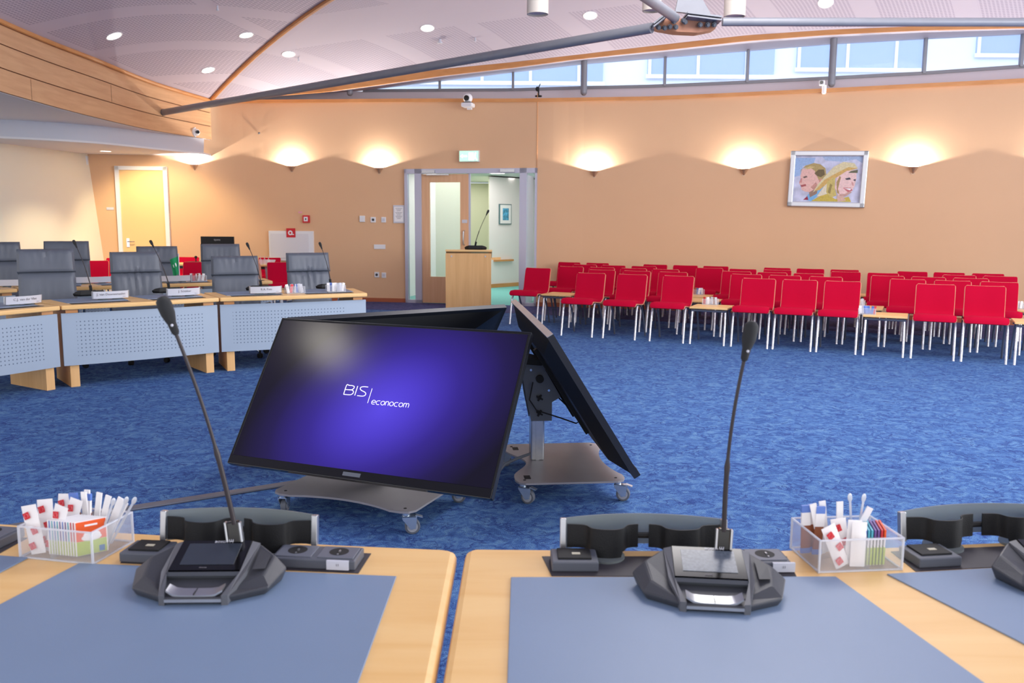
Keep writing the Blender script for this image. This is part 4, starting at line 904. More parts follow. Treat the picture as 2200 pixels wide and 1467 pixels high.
# loose cable loop and lead on the right trolley
b = MB()
for k in range(4):
    cx = 0.05+0.012*k; b.tube([(cx, -0.02+0.02*k, 0.52), (cx+0.03, -0.07, 0.44-0.01*k), (cx+0.01, -0.13, 0.36-0.012*k), (cx-0.02, -0.12, 0.37), (cx-0.03, -0.06, 0.46), (cx, -0.02, 0.53)], 0.0045, 6)
b.tube([(-0.04, 0.17, 0.60), (-0.05, 0.19, 0.50), (-0.06, 0.15, 0.44), (-0.08, 0.02, 0.40), (-0.06, -0.08, 0.36), (0.0, -0.13, 0.37)], 0.004, 6); b.build('cable_loop', M_blackm, t2)
b = MB(); b.tube([(0.04, 0.17, 0.16), (0.0, 0.25, 0.145), (-0.06, 0.33, 0.13), (-0.1, 0.42, 0.03), (-0.08, 0.5, 0.006)], 0.009, 8); b.build('power_lead', M_mgrey, t2, smooth=True)
t3, *_ = trolley('display trolley at the back, dark rear of its tilted screen showing above the front screen', (-0.782, 5.455, 0), R(35.6+180), (R(10), R(60), R(-50), R(170)), tvx=0.0)
# flat floor cable cover
b = MB(); a_ = G(262, 1097); c_ = G(640, 1038); d_ = (c_-a_).normalized(); nrm = Vector((-d_.y, d_.x, 0)); far_ = a_-d_*2.2
b.prism([tuple((far_-nrm*0.035).xy), tuple((c_-nrm*0.035).xy), tuple((c_+nrm*0.035).xy), tuple((far_+nrm*0.035).xy)], 0.0, 0.012)
tag(b.build('cable_cover', mat('cable_cover_grey', (104, 106, 116), 0.45, 0.2), bevel=0.005), 'long flat grey cable cover lying on the carpet, running under the front display trolley', 'cable cover')

# ------------------------------------------------------------ red audience chairs
def red_chair():
    t = thing('audience_chair', '', 'chair')
    prof = [(-0.245, 0.425), (-0.235, 0.452), (-0.20, 0.462), (-0.10, 0.452), (0.02, 0.440), (0.12, 0.440), (0.185, 0.452), (0.225, 0.490), (0.245, 0.56), (0.265, 0.65), (0.29, 0.74), (0.315, 0.81)]
    prof = [(p.x, p.y) for p in catmull(prof, 3)]
    hw = lambda f: 0.224 if f < 0.38 else (0.224-0.015*(f-0.38)/0.12 if f < 0.5 else 0.209)
    def surf(inset, off, th, name, m, cut=0):
        P = []; n = len(prof)-1
        for i, (y, z) in enumerate(prof):
            a_ = prof[max(i-1, 0)]; c_ = prof[min(i+1, n)]; ty, tz = c_[0]-a_[0], c_[1]-a_[1]; l_ = math.hypot(ty, tz); ny, nz = -tz/l_, ty/l_
            f = i/n; w = hw(f)-inset; offf = off(f)
            if f > 0.955: w -= (0.022*((f-0.955)/0.045)**2)
            if f < 0.05: w -= 0.02*(1-f/0.05)
            row = []
            for k in range(9):
                g = -1+2*k/8; cur = 0.012*(g*g)*(1 if f > 0.5 else 0.4)   # slight dish
                edg = (1-abs(g)**6*0.35) if cut else 1.0; row.append(Vector((g*w, y+ny*(offf*edg+cur), z+nz*(offf*edg+cur))))
            P.append(row)
        if cut: P = P[:-1]+[[p+(q-p)*0.55 for p, q in zip(P[-2], P[-1])]]
        nv = []
        b = MB()
        def th_(i, j):
            y0, z0 = prof[max(i-1, 0)]; y1, z1 = prof[min(i+1, n)]; l_ = math.hypot(y1-y0, z1-z0); tq = th(i/n)*(0.6 if cut and (j in (0, 8)) else 1); return Vector((0, (z1-z0)/l_*tq, -(y1-y0)/l_*tq))
        b.grid(P, thick=th_); return b.build(name, m, t, smooth=True)
    surf(0.0, lambda f_: 0.0, lambda f_: 0.011, 'plywood_shell', M_shell)
    surf(0.007, lambda f_: 0.020+0.028*max(0.0, min(1.0, (0.46-f_)/0.12)), lambda f_: 0.020+0.028*max(0.0, min(1.0, (0.46-f_)/0.12)), 'upholstery', M_red, 1)
    for s_ in (-1, 1):
        b = MB(); b.tube([(s_*0.20, -0.10, 0.435), (s_*0.212, -0.15, 0.425), (s_*0.214, -0.185, 0.36), (s_*0.216, -0.25, 0.0)], 0.0135, 10); b.build('front_leg', M_wrap, t, smooth=True)
        b = MB(); b.tube([(s_*0.200, -0.02, 0.43), (s_*0.206, 0.05, 0.405), (s_*0.210, 0.12, 0.30), (s_*0.213, 0.19, 0.15), (s_*0.215, 0.235, 0.0)], 0.0125, 8); b.build('rear_leg', M_gleg, t, smooth=True)
    b = MB(); b.box((0, -0.05, 0.423), (0.42, 0.03, 0.02)); b.box((0, 0.05, 0.423), (0.42, 0.03, 0.02)); b.build('under_frame', M_gleg, t)
    return t
def side_table():
    t = thing('linking_table', '', 'side table')
    b = MB(); b.box((0, -0.01, 0.455), (0.47, 0.44, 0.022), bev=0.003); b.build('tabletop', M_beech, t)
    b = MB(); b.cyl((-0.22, -0.19, 0.42), (0.22, -0.19, 0.42), 0.014, 10); b.cyl((-0.22, 0.15, 0.42), (0.22, 0.15, 0.42), 0.014, 10)
    for k in range(9): b.cyl((-0.2+0.05*k, -0.17, 0.436), (-0.2+0.05*k, -0.12, 0.436), 0.009, 6)
    b.build('under_frame', M_gleg, t)
    for s_ in (-1, 1):
        b = MB(); b.tube([(s_*0.20, -0.16, 0.43), (s_*0.205, -0.19, 0.40), (s_*0.21, -0.25, 0.0)], 0.0135, 10); b.build('front_leg', M_wrap, t, smooth=True)
        b = MB(); b.tube([(s_*0.20, 0.04, 0.43), (s_*0.204, 0.10, 0.33), (s_*0.208, 0.19, 0.14), (s_*0.21, 0.235, 0.0)], 0.0125, 8); b.build('rear_leg', M_gleg, t, smooth=True)
    return t
chair0 = red_chair(); table0 = side_table(); used = {'c': 0, 't': 0}
SL = -0.465; RA = math.atan(SL); NN = Vector((-math.sin(RA), math.cos(RA), 0))
def put(kind, x, ybt, label, group, rz=None):
    """x, ybt = plan point of the top of the back; the chair stands 0.315 m in front of it"""
    a_ = RA if rz is None else rz; n_ = Vector((-math.sin(a_), math.cos(a_), 0)); loc = Vector((x, ybt, 0))-n_*0.315
    src = chair0 if kind == 'c' else table0
    if used[kind] == 0: src.location = loc; src.rotation_euler = (0, 0, a_); src['label'] = label; src['group'] = group; used[kind] = 1; return src
    used[kind] += 1; return dup(src, loc, a_, label, group)
ROWS = [
    ('front', 12.34, [1.09, 1.62, 2.19, 'T', 3.12, 3.57, 4.02, 'T', 4.94, 5.40, 'T']),
    ('second', 13.27, ['c0.40', 'T', 1.32, 1.80, 2.28, 'T', 3.20, 3.66, 4.13, 'T', 5.02, 5.48, 5.94, 'T']),
    ('third', 14.0, [0.93, 1.39, 1.85, 2.30, 'T', 3.25, 3.70, 4.15, 'T', 5.07, 5.52, 5.97, 'T']),
    ('fourth', 14.80, [1.20, 1.65, 2.11, 'T', 3.06, 3.52, 3.98, 'T', 4.85, 5.30, 'T', 6.18, 6.63]),
    ('back', 15.52, [1.0, 1.47, 'T', 2.39, 2.85, 3.30, 'T', 4.17, 4.62, 5.07, 'T', 5.92, 6.36, 6.81]),
]
TABS = {}
for name, y0, seats in ROWS:
    xs_ = [float(s[1:]) if isinstance(s, str) and s[0] == 'c' else s for s in seats]
    for i, s in enumerate(xs_):
        if s == 'T':
            l_ = xs_[i-1]; xs_[i] = (l_+xs_[i+1])/2 if i+1 < len(xs_) else l_+0.46
    nc = sum(1 for s in seats if s != 'T'); ci = ti = 0; nt_ = len(seats)-nc
    for s, x in zip(seats, xs_):
        y = y0+SL*x
        rt = {'front': 'front audience row', 'second': 'second audience row', 'third': 'third audience row', 'fourth': 'fourth audience row', 'back': 'rearmost audience row by the wall'}[name]
        if s == 'T':
            ti += 1; TABS[(name, ti)] = put('t', x, y, 'small beech linking table, %s from the left in the %s' % (ORD[ti-1], rt), 'linking tables between the audience chairs')
        else:
            ci += 1; put('c', x, y, 'red upholstered chair, %s from the left in the %s' % (ORD[ci-1], rt), 'red audience chairs')

# ------------------------------------------------------------ council desks (inner ring) with perforated panels
m_pan = perforated('modesty_panel_perforated', (160, 175, 192), (96, 110, 130), 0.034, 0.17, [(0.12, 1.26, 0.07, 0.42)], 0.45)
def council_desk(label, p0, p1, depth, near_shift=(0, 0), far_left=(0, 0), legs=(1, 1), width=None, rail=True):
    """p0, p1: plan ends of the front edge facing the hall centre; desk extends away from the centre"""
    p0 = Vector((*p0, 0)); p1 = Vector((*p1, 0)); L_ = (p1-p0).length; a_ = math.atan2((p1-p0).y, (p1-p0).x)
    t = thing('council_desk', label, 'desk', tuple(p0), a_, 'council desks of the ring')
    e = 0.062  # the rear edge is wider: wedge-shaped top
    b = MB(); poly = [(0.0, 0.0)]+[(L_*k/8, -0.035*math.sin(PI*k/8)) for k in range(1, 8)]+[(L_, 0), (L_+e, depth), (-e, depth)]
    b.prism(poly, 0.705, 0.745); b.build('desktop', M_beech, t, bevel=0.010)
    b = MB(); P = []; U_ = []
    for k in range(17):
        f = k/16; x = 0.003+(L_-0.006)*f; y = 0.05-0.035*math.sin(PI*f); P.append([Vector((x, y, 0.20)), Vector((x, y, 0.67))]); U_.append([(x, 0), (x, 0.47)])
    b.grid(P, U_); P2 = [[p+Vector((0, 0.018, 0)) for p in r_] for r_ in P]; b.grid(P2)
    b.build('modesty_panel', m_pan, t)
    for s_, on in zip((0, 1), legs):
        if not on: continue
        x = 0.09 if s_ == 0 else L_-0.09
        b = MB(); b.box((x+(-0.012 if s_ == 0 else 0.012)*0, 0.07+(depth-0.12)/2, 0.352), (0.075, depth-0.12, 0.704)); b.build('leg_panel', M_beechp, t)
        b = MB(); b.box((x, 0.075, 0.688), (0.10, 0.05, 0.034)); b.build('spacer_block', M_trimw, t)
    b = MB(); b.box((L_/2, 0.16, 0.60), (L_-0.3, 0.12, 0.10)); b.build('cable_tray', M_blackm, t)
    n = 2 if L_ > 1.1 else 1
    for k in range(n):
        x0 = L_*(k+0.5)/n; w = L_/n*0.40; b = MB(); b.prism([(x0-w+0.02, 0.20), (x0+w-0.02, 0.20), (x0+w+0.02, depth-0.04), (x0-w-0.02, depth-0.04)], 0.745, 0.7485); b.build('writing_pad', M_pad, t)
        b = MB(); b.box((x0, 0.125, 0.746), (0.5, 0.10, 0.002)); b.build('inlay_mat', M_blackm, t)
    return t
fr = [(-4.70, 6.33), (-3.965, 7.53), (-2.87, 8.42), (-1.53, 9.10)]
dlab = ['perforated-front council desk cut by the left edge of the picture', 'perforated-front council desk with two places in the middle of the left ring', 'perforated-front council desk at the right end of the left ring, behind the lit screen']
for k, lab in enumerate(dlab): 
    a_, c_ = Vector(fr[k]), Vector(fr[k+1]); d_ = (c_-a_).normalized()*0.005
    council_desk(lab, tuple(a_+d_), tuple(c_-d_), 0.70)
bk = [(-6.75, 7.9), (-5.55, 9.35), (-4.25, 10.45), (-3.05, 11.05)]
blab = ['outer-ring council desk cut by the left edge, behind the inner ring', 'outer-ring council desk in the middle, behind the inner ring chairs', 'outer-ring council desk at its right end, in front of the computer monitor']
bk[1] = tuple(G(40, 621, .74).xy); bk[2] = tuple(G(345, 611.5, .74).xy); bk[3] = tuple(G(588, 604, .74).xy); bk[0] = (bk[1][0]-0.95, bk[1][1]-1.25)
for k, lab in enumerate(blab):
    a_, c_ = Vector(bk[k]), Vector(bk[k+1]); d_ = (c_-a_).normalized()*0.012
    council_desk(lab, tuple(a_+d_), tuple(c_-d_), 0.56)
print('BK', bk)

# ------------------------------------------------------------ leather council chairs
def pad_mesh(b, w, h, d, z0, lean, y0, wr=0.0, seed=0, top_taper=0.0, nx=22, nz=14):
    """puffy cushion standing upright, front towards -y"""
    rnd = random.Random(seed); fr_ = []; bk_ = []
    ph = [rnd.uniform(-1, 1) for _ in range(9)]
    for i in range(nz+1):
        f = i/nz; rf = []; rb = []
        for j in range(nx+1):
            g = -1+2*j/nx; edge = max(0.0, (1-abs(g)**7)*(1-abs(2*f-1)**7))**0.5
            hw_ = w/2*(1-top_taper*f)
            wob = 0.0
            if wr > 0:
                fan = g*(1.0+0.5*(1-f))*9; wob = wr*math.sin(fan*2.2+ph[0]*3)*max(0, 1-abs(g))*(abs(f-(0.0 if seed % 2 else 1.0)))**1.5
            y = y0+lean*f; z = z0+h*f; c_ = 0.018*(1-g*g)
            rf.append(Vector((g*hw_, y-d/2*edge-wob+c_, z))); rb.append(Vector((g*hw_, y+d/2*edge+c_, z)))
        fr_.append(rf); bk_.append(rb)
    V1 = [[b.bm.verts.new(p) for p in r_] for r_ in fr_]; V2 = [[b.bm.verts.new(p) for p in r_] for r_ in bk_]
    for i in range(nz):
        for j in range(nx):
            b.bm.faces.new((V1[i][j], V1[i][j+1], V1[i+1][j+1], V1[i+1][j])); b.bm.faces.new((V2[i][j], V2[i+1][j], V2[i+1][j+1], V2[i][j+1]))
    bmesh.ops.remove_doubles(b.bm, verts=b.bm.verts[:], dist=0.0004)
def leather_chair(seed):
    t = thing('council_chair', '', 'chair')
    b = MB(); pad_mesh(b, 0.52, 0.235, 0.105, 0.955, 0.045, 0.245, 0.010, seed+1, 0.03); b.build('headrest', M_leather, t, smooth=True)
    b = MB(); pad_mesh(b, 0.53, 0.50, 0.095, 0.47, 0.07, 0.19, 0.014, seed, 0.05); b.build('backrest', M_leather, t, smooth=True)
    b = MB(); b.box((0, 0.285, 0.83), (0.44, 0.02, 0.66), Matrix.Rotation(R(-7), 3, 'X'), bev=0.008); b.build('back_shell', M_black, t)
    b = MB(); b.box((0, -0.06, 0.46), (0.51, 0.50, 0.10), bev=0.035); b.build('seat', M_leather, t, smooth=True)
    for s_ in (-1, 1):
        b = MB(); b.tube([(s_*0.22, 0.12, 0.42), (s_*0.29, 0.10, 0.46), (s_*0.30, 0.05, 0.62), (s_*0.30, -0.20, 0.65)], 0.016, 8); b.build('armrest', M_chrome, t, smooth=True)
    b = MB(); b.cyl((0, 0, 0.10), (0, 0, 0.41), 0.028, 16); b.build('gas_column', M_blackm, t, smooth=True)
    for k in range(5):
        a_ = 2*PI*k/5+0.3; c_, s_ = math.cos(a_), math.sin(a_); b = MB(); b.tube([(0, 0, 0.13), (c_*0.16, s_*0.16, 0.115), (c_*0.30, s_*0.30, 0.075)], 0.02, 10, [0.026, 0.021, 0.015]); lg = b.build('base_arm', M_chrome, t, smooth=True)
        b = MB()
        for q in (-1, 1): b.cyl((c_*0.30-s_*(q*0.012-0.008), s_*0.30+c_*(q*0.012-0.008), 0.027), (c_*0.30-s_*(q*0.012+0.008), s_*0.30+c_*(q*0.012+0.008), 0.027), 0.027, 14)
        b.cyl((c_*0.30, s_*0.30, 0.03), (c_*0.30, s_*0.30, 0.085), 0.011, 10); b.build('castor', M_blackm, lg)
    return t
LCH = [  # back centre px, top py, assumed height of headrest top, label
    (97, 535, 0.0, 8.65, 30, 'grey leather council chair nearest the left front, behind the second desk from the left'), (290, 541, 0.0, 9.35, 33, 'grey leather council chair in the inner ring, second from the left in view'),
    (504, 550, 0, 9.75, 24, 'grey leather council chair in the inner ring, left of the pair behind the end desk'), (661, 543, 0, 10.2, 28, 'grey leather council chair behind the right end of the end desk'),
    (-8, 520, 0, 10.5, 38, 'grey leather council chair in the outer ring, cut by the left edge'), (142, 518, 0, 10.8, 22, 'grey leather council chair in the outer ring in front of the cream wall corner'),
    (337, 529, 0, 11.5, 25, 'grey leather council chair in the outer ring in front of the cream door'), (473, 524, 0, 11.8, 24, 'grey leather council chair in the outer ring in front of the computer monitor')]
protos = [leather_chair(2), leather_chair(5)]
for k, (px, py, _, Y, deg, lab) in enumerate(LCH):
    p = PY(px, py, Y); sc = p.z/1.19; a_ = R(deg); n_ = Vector((-math.sin(a_), math.cos(a_), 0)); loc = Vector((p.x, p.y, 0))-n_*0.27
    pr = protos[k % 2]
    if k < 2: o = pr; o.location = loc; o.rotation_euler = (0, 0, a_); o['label'] = lab; o['group'] = 'grey leather council chairs'
    else: o = dup(pr, loc, a_, lab, 'grey leather council chairs')
    o.scale = (1, 1, sc)
    for ch in o.children:
        if ch.name.startswith(('base_arm', 'gas')): ch.scale = (1, 1, 1/sc)
    print('chair', k, round(p.x, 2), round(p.z, 2))
# ------------------------------------------------------------ foreground council desks
def near_desk(label, poly, pads, mats_, legx):
    t = thing('council_desk', label, 'desk', (0, 0, 0), 0, 'council desks of the ring')
    cx = sum(p[0] for p in poly)/len(poly); cy = sum(p[1] for p in poly)/len(poly); t.location = (cx, cy, 0)
    L_ = lambda q: [(x-cx, y-cy) for x, y in q]
    b = MB(); b.prism(L_(poly), DZ-0.042, DZ); b.build('desktop', M_beech, t, bevel=0.014)
    for q in pads: b = MB(); b.prism(L_(q), DZ, DZ+0.0032); b.build('writing_pad', M_pad, t, bevel=0.0012)
    for q in mats_: b = MB(); b.prism(L_(q), DZ, DZ+0.0015); b.build('inlay_mat', mat('inlay_dark', (58, 54, 60), 0.6), t)
    for x in legx: b = MB(); b.box((x-cx, 1.36-cy, (DZ-0.042)/2), (0.075, 0.72, DZ-0.042)); b.build('leg_panel', M_beechp, t)
    return t
pL = [(-1.62, 2.14), (-1.30, 2.045), (-0.95, 1.985), (-0.655, 1.945), (-0.40, 1.912), (-0.155, 1.888), (-0.132, 1.880), (-0.122, 1.860), (-0.124, 1.30), (-0.124, 0.80), (-1.9, 0.80)]
td = near_desk('nearest council desk on the left, cut by the left and bottom edges', pL, [[(-0.934, 1.779), (-0.239, 1.721), (-0.250, 0.90), (-1.155, 0.90)], [(-1.061, 1.808), (-1.22, 0.90), (-1.75, 0.95), (-1.60, 1.90)]],
          [[(-0.848, 1.786), (-0.322, 1.739), (-0.313, 1.848), (-0.84, 1.900)], [(-1.14, 1.83), (-1.13, 1.93), (-1.6, 2.0), (-1.62, 1.90)]], (-0.20, -1.6))
pR = [(-0.080, 1.892), (0.25, 1.890), (0.58, 1.893), (0.868, 1.918), (1.218, 1.963), (1.55, 2.03), (1.95, 0.80), (-0.116, 0.80), (-0.110, 1.30), (-0.103, 1.862), (-0.098, 1.882)]
td2 = near_desk('nearest council desk on the right, cut by the bottom and right edges', pR, [[(0.001, 1.720), (0.687, 1.734), (0.855, 0.90), (-0.009, 0.90)], [(0.802, 1.750), (1.46, 1.845), (1.86, 0.95), (1.117, 0.90)]],
          [[(0.087, 1.731), (0.605, 1.735), (0.619, 1.847), (0.070, 1.838)], [(0.872, 1.768), (1.37, 1.838), (1.35, 1.945), (0.867, 1.880)]], (-0.02, 1.7))

def power_box(par, x, y, w, d, rz, kind, label=False):
    b0 = par.location
    mm = T(x-b0.x, y-b0.y, DZ+0.0015) @ Matrix.Rotation(rz, 4, 'Z')
    def mk(b, name, m, p, bev=0.0): b.bm.transform(mm); return b.build(name, m, p, bevel=bev)
    b = MB(); b.box((0, 0, 0.011), (w, d, 0.022)); bd = mk(b, 'power_box', mat('power_box_grey', (84, 88, 98), 0.5), par, 0.003)
    n = 2 if kind == 'double' else 1
    for k in range(n):
        xx = (k-(n-1)/2)*w/n; ww = w/n*0.86
        if kind in ('double', 'single'):
            b = MB(); b.box((xx, 0.002, 0.0228), (ww, d*0.80, 0.003)); s_ = mk(b, 'socket_frame', mat('socket_grey', (98, 102, 114), 0.5), bd, 0.001)
            b = MB(); b.cyl((xx, 0.004, 0.0235), (xx, 0.004, 0.0248), 0.021, 28); mk(b, 'socket_well', M_blackm, s_)
            b = MB(); b.box((xx+0.002, 0.003, 0.0255), (0.0035, 0.008, 0.004)); b.box((xx+0.002, -0.014, 0.0255), (0.003, 0.004, 0.003)); mk(b, 'earth_clip', M_alu, s_)
        else:
            b = MB(); b.box((xx, 0.004, 0.0235), (ww*0.84, d*0.72, 0.005)); s_ = mk(b, 'data_socket', M_blackm, bd, 0.001)
            b = MB(); b.box((xx+0.004, 0.0, 0.0264), (0.018, 0.010, 0.001)); mk(b, 'port', mat('port_cream', (196, 190, 168), 0.5), s_)
    if label:
        b = MB(); b.box((w*0.30, -d/2-0.001, 0.012), (0.048, 0.006, 0.020)); lb = mk(b, 'number_label', M_label, bd)
        text('label_digits', '11', 0.008, M_ink, lb, mm @ T(w*0.30, -d/2-0.0045, 0.013) @ FRONT, align='CENTER')
    return bd
power_box(td, -0.800, 1.822, 0.095, 0.078, R(-5), 'data'); power_box(td, -0.420, 1.796, 0.185, 0.078, R(-5), 'double', True); power_box(td, -1.20, 1.905, 0.11, 0.085, R(-9), 'single')
power_box(td2, 0.138, 1.790, 0.100, 0.078, 0, 'data'); power_box(td2, 0.555, 1.795, 0.090, 0.078, R(2), 'single', True); power_box(td2, 0.930, 1.828, 0.100, 0.080, R(8), 'data')

# near microphones: tips given in their own frame
def near_mic(label, cx, cy, rz, tipw, lit):
    mm = Matrix.Translation((cx, cy, DZ+0.0032)) @ Matrix.Rotation(rz, 4, 'Z'); tl = mm.inverted() @ Vector(tipw)
    return mic_unit(label, (cx, cy, DZ+0.0032), rz, tl, lit, 'conference microphones on the nearest desks')
near_mic('black conference microphone with dark screen on the nearest left desk', -0.615, 1.664, R(2), tuple(PY(357, 664, 1.745)), False)
near_mic('black conference microphone with a speckled lit screen on the nearest right desk', 0.400, 1.644, R(-6), tuple(PY(1611, 718, 1.73)), True)
near_mic('conference microphone cut off by the right edge of the picture', 1.165, 1.705, R(2), (1.30, 1.76, 1.30), False)

# name plate holder: x along, +y towards the hall
def holder(label, loc, rz, card=None, w=0.36, far=False):
    t = thing('name_plate_holder', label, 'name plate holder', loc, rz, 'name plate holders')
    h = 0.078; N_ = 20
    def arc(f, lift): x = (f-0.5)*w; return Vector((x, 0.012+0.034*(1-(2*f-1)**2)+lift*0.10*h, 0.012+lift*(h-0.010)))
    P = [[arc(i/N_, k/3) for k in range(4)] for i in range(N_+1)]
    b = MB(); b.grid(P, thick=lambda i, j: Vector((0, -0.004, 0))); b.build('curved_shield', M_smoke, t, smooth=True)
    for s_ in (-1, 1): b = MB(); b.box((s_*(w/2+0.003), 0.008, 0.048), (0.014, 0.016, 0.068), Matrix.Rotation(R(-8), 3, 'X'), bev=0.002); cap = b.build('end_cap', M_alu, t)
    for s_ in (-1, 1):
        path = catmull([(s_*(w/2-0.006), 0.002), (s_*(w/2-0.045), -0.004), (s_*(w/2-0.062), -0.026), (s_*(w/2-0.100), -0.034), (s_*(w/2-0.128), -0.024), (s_*(w/2-0.142), -0.002), (s_*0.012, 0.004)], 5); n = len(path)-1; P = []
        for i, p in enumerate(path):
            f = i/n; lo = 0.018 if not 0.3 < f < 0.66 else 0.004; P.append([Vector((p.x, p.y, lo)), Vector((p.x, p.y+0.004, 0.070))])
        b = MB(); b.grid(P, thick=lambda i, j: Vector((0, 0.003, 0))); b.build('inner_support', M_black, t, smooth=True)
        b = MB(); b.cyl((s_*(w/2-0.09), -0.012, 0.0), (s_*(w/2-0.09), -0.012, 0.006), 0.044, 24); b.build('foot_disc', M_smoke, t)
    b = MB(); b.cyl((-0.02, 0.02, 0.04), (0.02, 0.02, 0.04), 0.007, 8); b.build('cross_bar', M_blackm, t)
    if card is not None:
        P = [[arc(i/N_, k/3)+Vector((0, 0.003, 0)) for k in range(4)] for i in range(N_+1)]
        b = MB(); b.grid(P, thick=lambda i, j: Vector((0, 0.0015, 0))); cd_ = b.build('name_card', M_label, t, smooth=True)
        if card:
            for s_, sz, tx, tz, mk_ in ((card, 0.030, 0.0, 0.052, M_ink), ('Haren', 0.012, 0.115, 0.026, mat('ink_light', (160, 168, 186), 0.6))):
                o_ = text('card_text', s_, sz, mk_, cd_, Matrix.Rotation(PI, 4, 'Z') @ T(tx, 0, tz) @ FRONT, align='CENTER')
                for v_ in o_.data.vertices: v_.co.y += arc(0.5+v_.co.x/w, (v_.co.z-0.012)/(h-0.010)).y+0.0062
    return t
holder('smoked name plate holder seen from behind, nearest left desk', (-0.618, 1.872, DZ), R(-4), w=0.345)
holder('smoked name plate holder seen from behind, nearest right desk beside the tidy box', (0.298, 1.850, DZ), R(0), w=0.355)
holder('smoked name plate holder seen from behind, at the right edge of the picture', (1.095, 1.935, DZ), R(8), w=0.375)

# ------------------------------------------------------------ tidy boxes with sachets
def tidy_box(label, mm, w=0.185, d=0.135, h=0.070, far=False, fx=0.5):
    loc = mm.to_translation(); t = thing('acrylic_tidy_box', label, 'tidy box', tuple(loc), mm.to_euler().z, 'clear tidy boxes with sachets')
    e = 0.004
    b = MB(); b.box((0, 0, 0.002), (w, d, 0.004)); b.build('bottom', M_acr, t)
    for s_ in (-1, 1):
        b = MB(); b.box((0, s_*(d/2-0.0015), h/2), (w, 0.003, h)); b.build('side_wall', M_acr, t)
        b = MB(); b.box((s_*(w/2-0.0015), 0, h/2), (0.003, d-0.006, h)); b.build('side_wall', M_acr, t)
    b = MB(); b.box((w*(fx-0.5), 0, h/2), (0.003, d-0.006, h-0.004)); b.build('divider', M_acr, t)
    b = MB()
    for s_ in (-1, 1):
        b.box((0, s_*(d/2-0.0015), h), (w, e, 0.003)); b.box((s_*(w/2-0.0015), 0, h), (e, d, 0.003)); b.box((0, s_*(d/2-0.0015), 0.002), (w, e, 0.003)); b.box((s_*(w/2-0.0015), 0, 0.002), (e, d, 0.003))
        for q in (-1, 1): b.box((s_*(w/2-0.0015), q*(d/2-0.0015), h/2), (e, e, h))
    b.build('polished_edges', M_acredge, t)
    return t
def place(o, mm):
    o.matrix_world = mm; return o
M_or = mat('sachet_orange', (232, 92, 36), 0.45); M_gr = mat('sachet_green', (176, 198, 60), 0.45); M_tl = mat('sachet_teal', (84, 176, 196), 0.45); M_pu = mat('sachet_purple', (112, 82, 150), 0.45); M_rd = mat('sachet_red', (206, 52, 62), 0.45); M_bl = mat('sachet_blue', (96, 130, 206), 0.45); M_br = mat('sachet_brown', (150, 88, 58), 0.5)
def tea(label, mm, top, group, front=False, w=0.066, h=0.078, wrap=False):
    t = thing('tea_sachet', label, 'tea sachet', (0, 0, 0), 0, group); place(t, mm)
    b = MB(); b.box((0, 0, h/2), (w, 0.0032, h)); b.build('envelope', M_paper, t)
    if wrap:
        b = MB(); b.box((0, 0, h*0.90), (w+0.001, 0.0042, h*0.22)); b.build('upper_print', top, t)
        b = MB(); b.box((0, 0, h*0.26), (w+0.001, 0.0042, h*0.50)); b.build('lower_print', M_gr, t)
    else:
        b = MB(); b.box((0, -0.0020, h*0.70), (w-0.005, 0.0012, h*0.56)); b.build('upper_print', top, t)
        b = MB(); b.box((0, -0.0020, h*0.21), (w-0.005, 0.0012, h*0.40)); b.build('lower_print', M_gr, t)
    if front:
        b = MB(); b.sph((0, -0.003, h*0.50), 0.011, 12, (1.9, 0.12, 0.75)); b.sph((-0.008, -0.003, h*0.57), 0.009, 10, (1, 0.12, 0.8)); b.sph((0.010, -0.003, h*0.56), 0.009, 10, (1, 0.12, 0.8)); b.build('cloud_badge', M_paper, t)
        b = MB(); b.box((0.020, -0.0032, h*0.13), (0.011, 0.001, 0.013)); b.build('square_mark', mat('mark_blue', (30, 110, 170), 0.5), t)
        b = MB(); b.box((0, -0.0030, h*0.86), (0.026, 0.0008, 0.004)); b.build('small_wordmark', M_paper, t)
def sugar(label, mm, group, w=0.036, h=0.11, red=True):
    t = thing('sugar_sachet', label, 'sugar sachet', (0, 0, 0), 0, group); place(t, mm)
    b = MB(); P = []; n = 8
    for i in range(n+1):
        f = i/n; th_ = 0.0045*math.sin(PI*f)**0.5 if 0 < f < 1 else 0.0003; P.append([Vector((-w/2, 0, f*h)), Vector((-w/4, -th_, f*h)), Vector((w/4, -th_*0.9+0.0006*math.sin(9*f), f*h)), Vector((w/2, 0, f*h))])
    b.grid(P, thick=lambda i, j: Vector((0, 0.006 if 0 < i < n and 0 < j < 3 else 0.0006, 0))); b.build('paper_packet', M_paper, t, smooth=True)
    if red:
        for k, (dx, f) in enumerate(((-0.006, 0.18), (0.006, 0.48), (-0.005, 0.80))):
            b = MB(); b.box((dx, -0.0062, f*h), (0.014, 0.0010, 0.015), Matrix.Rotation(R(-14), 3, 'Y')); rp = b.build('red_emblem', M_inkr, t)
            b = MB(); b.lathe([(0.0022, -0.0004), (0.0046, -0.0004), (0.0046, 0.0004)], 12, T(dx, -0.0069, f*h) @ Matrix.Rotation(R(90), 4, 'X')); b.build('emblem_face', M_paper, rp)
def stick(label, mm, group, h=0.115, w=0.014):
    b = MB(); b.box((0, 0, h/2), (w, 0.003, h)); o = b.build('sugar_stick', M_paper, None); tag(o, label, 'sugar stick', group); place(o, mm)
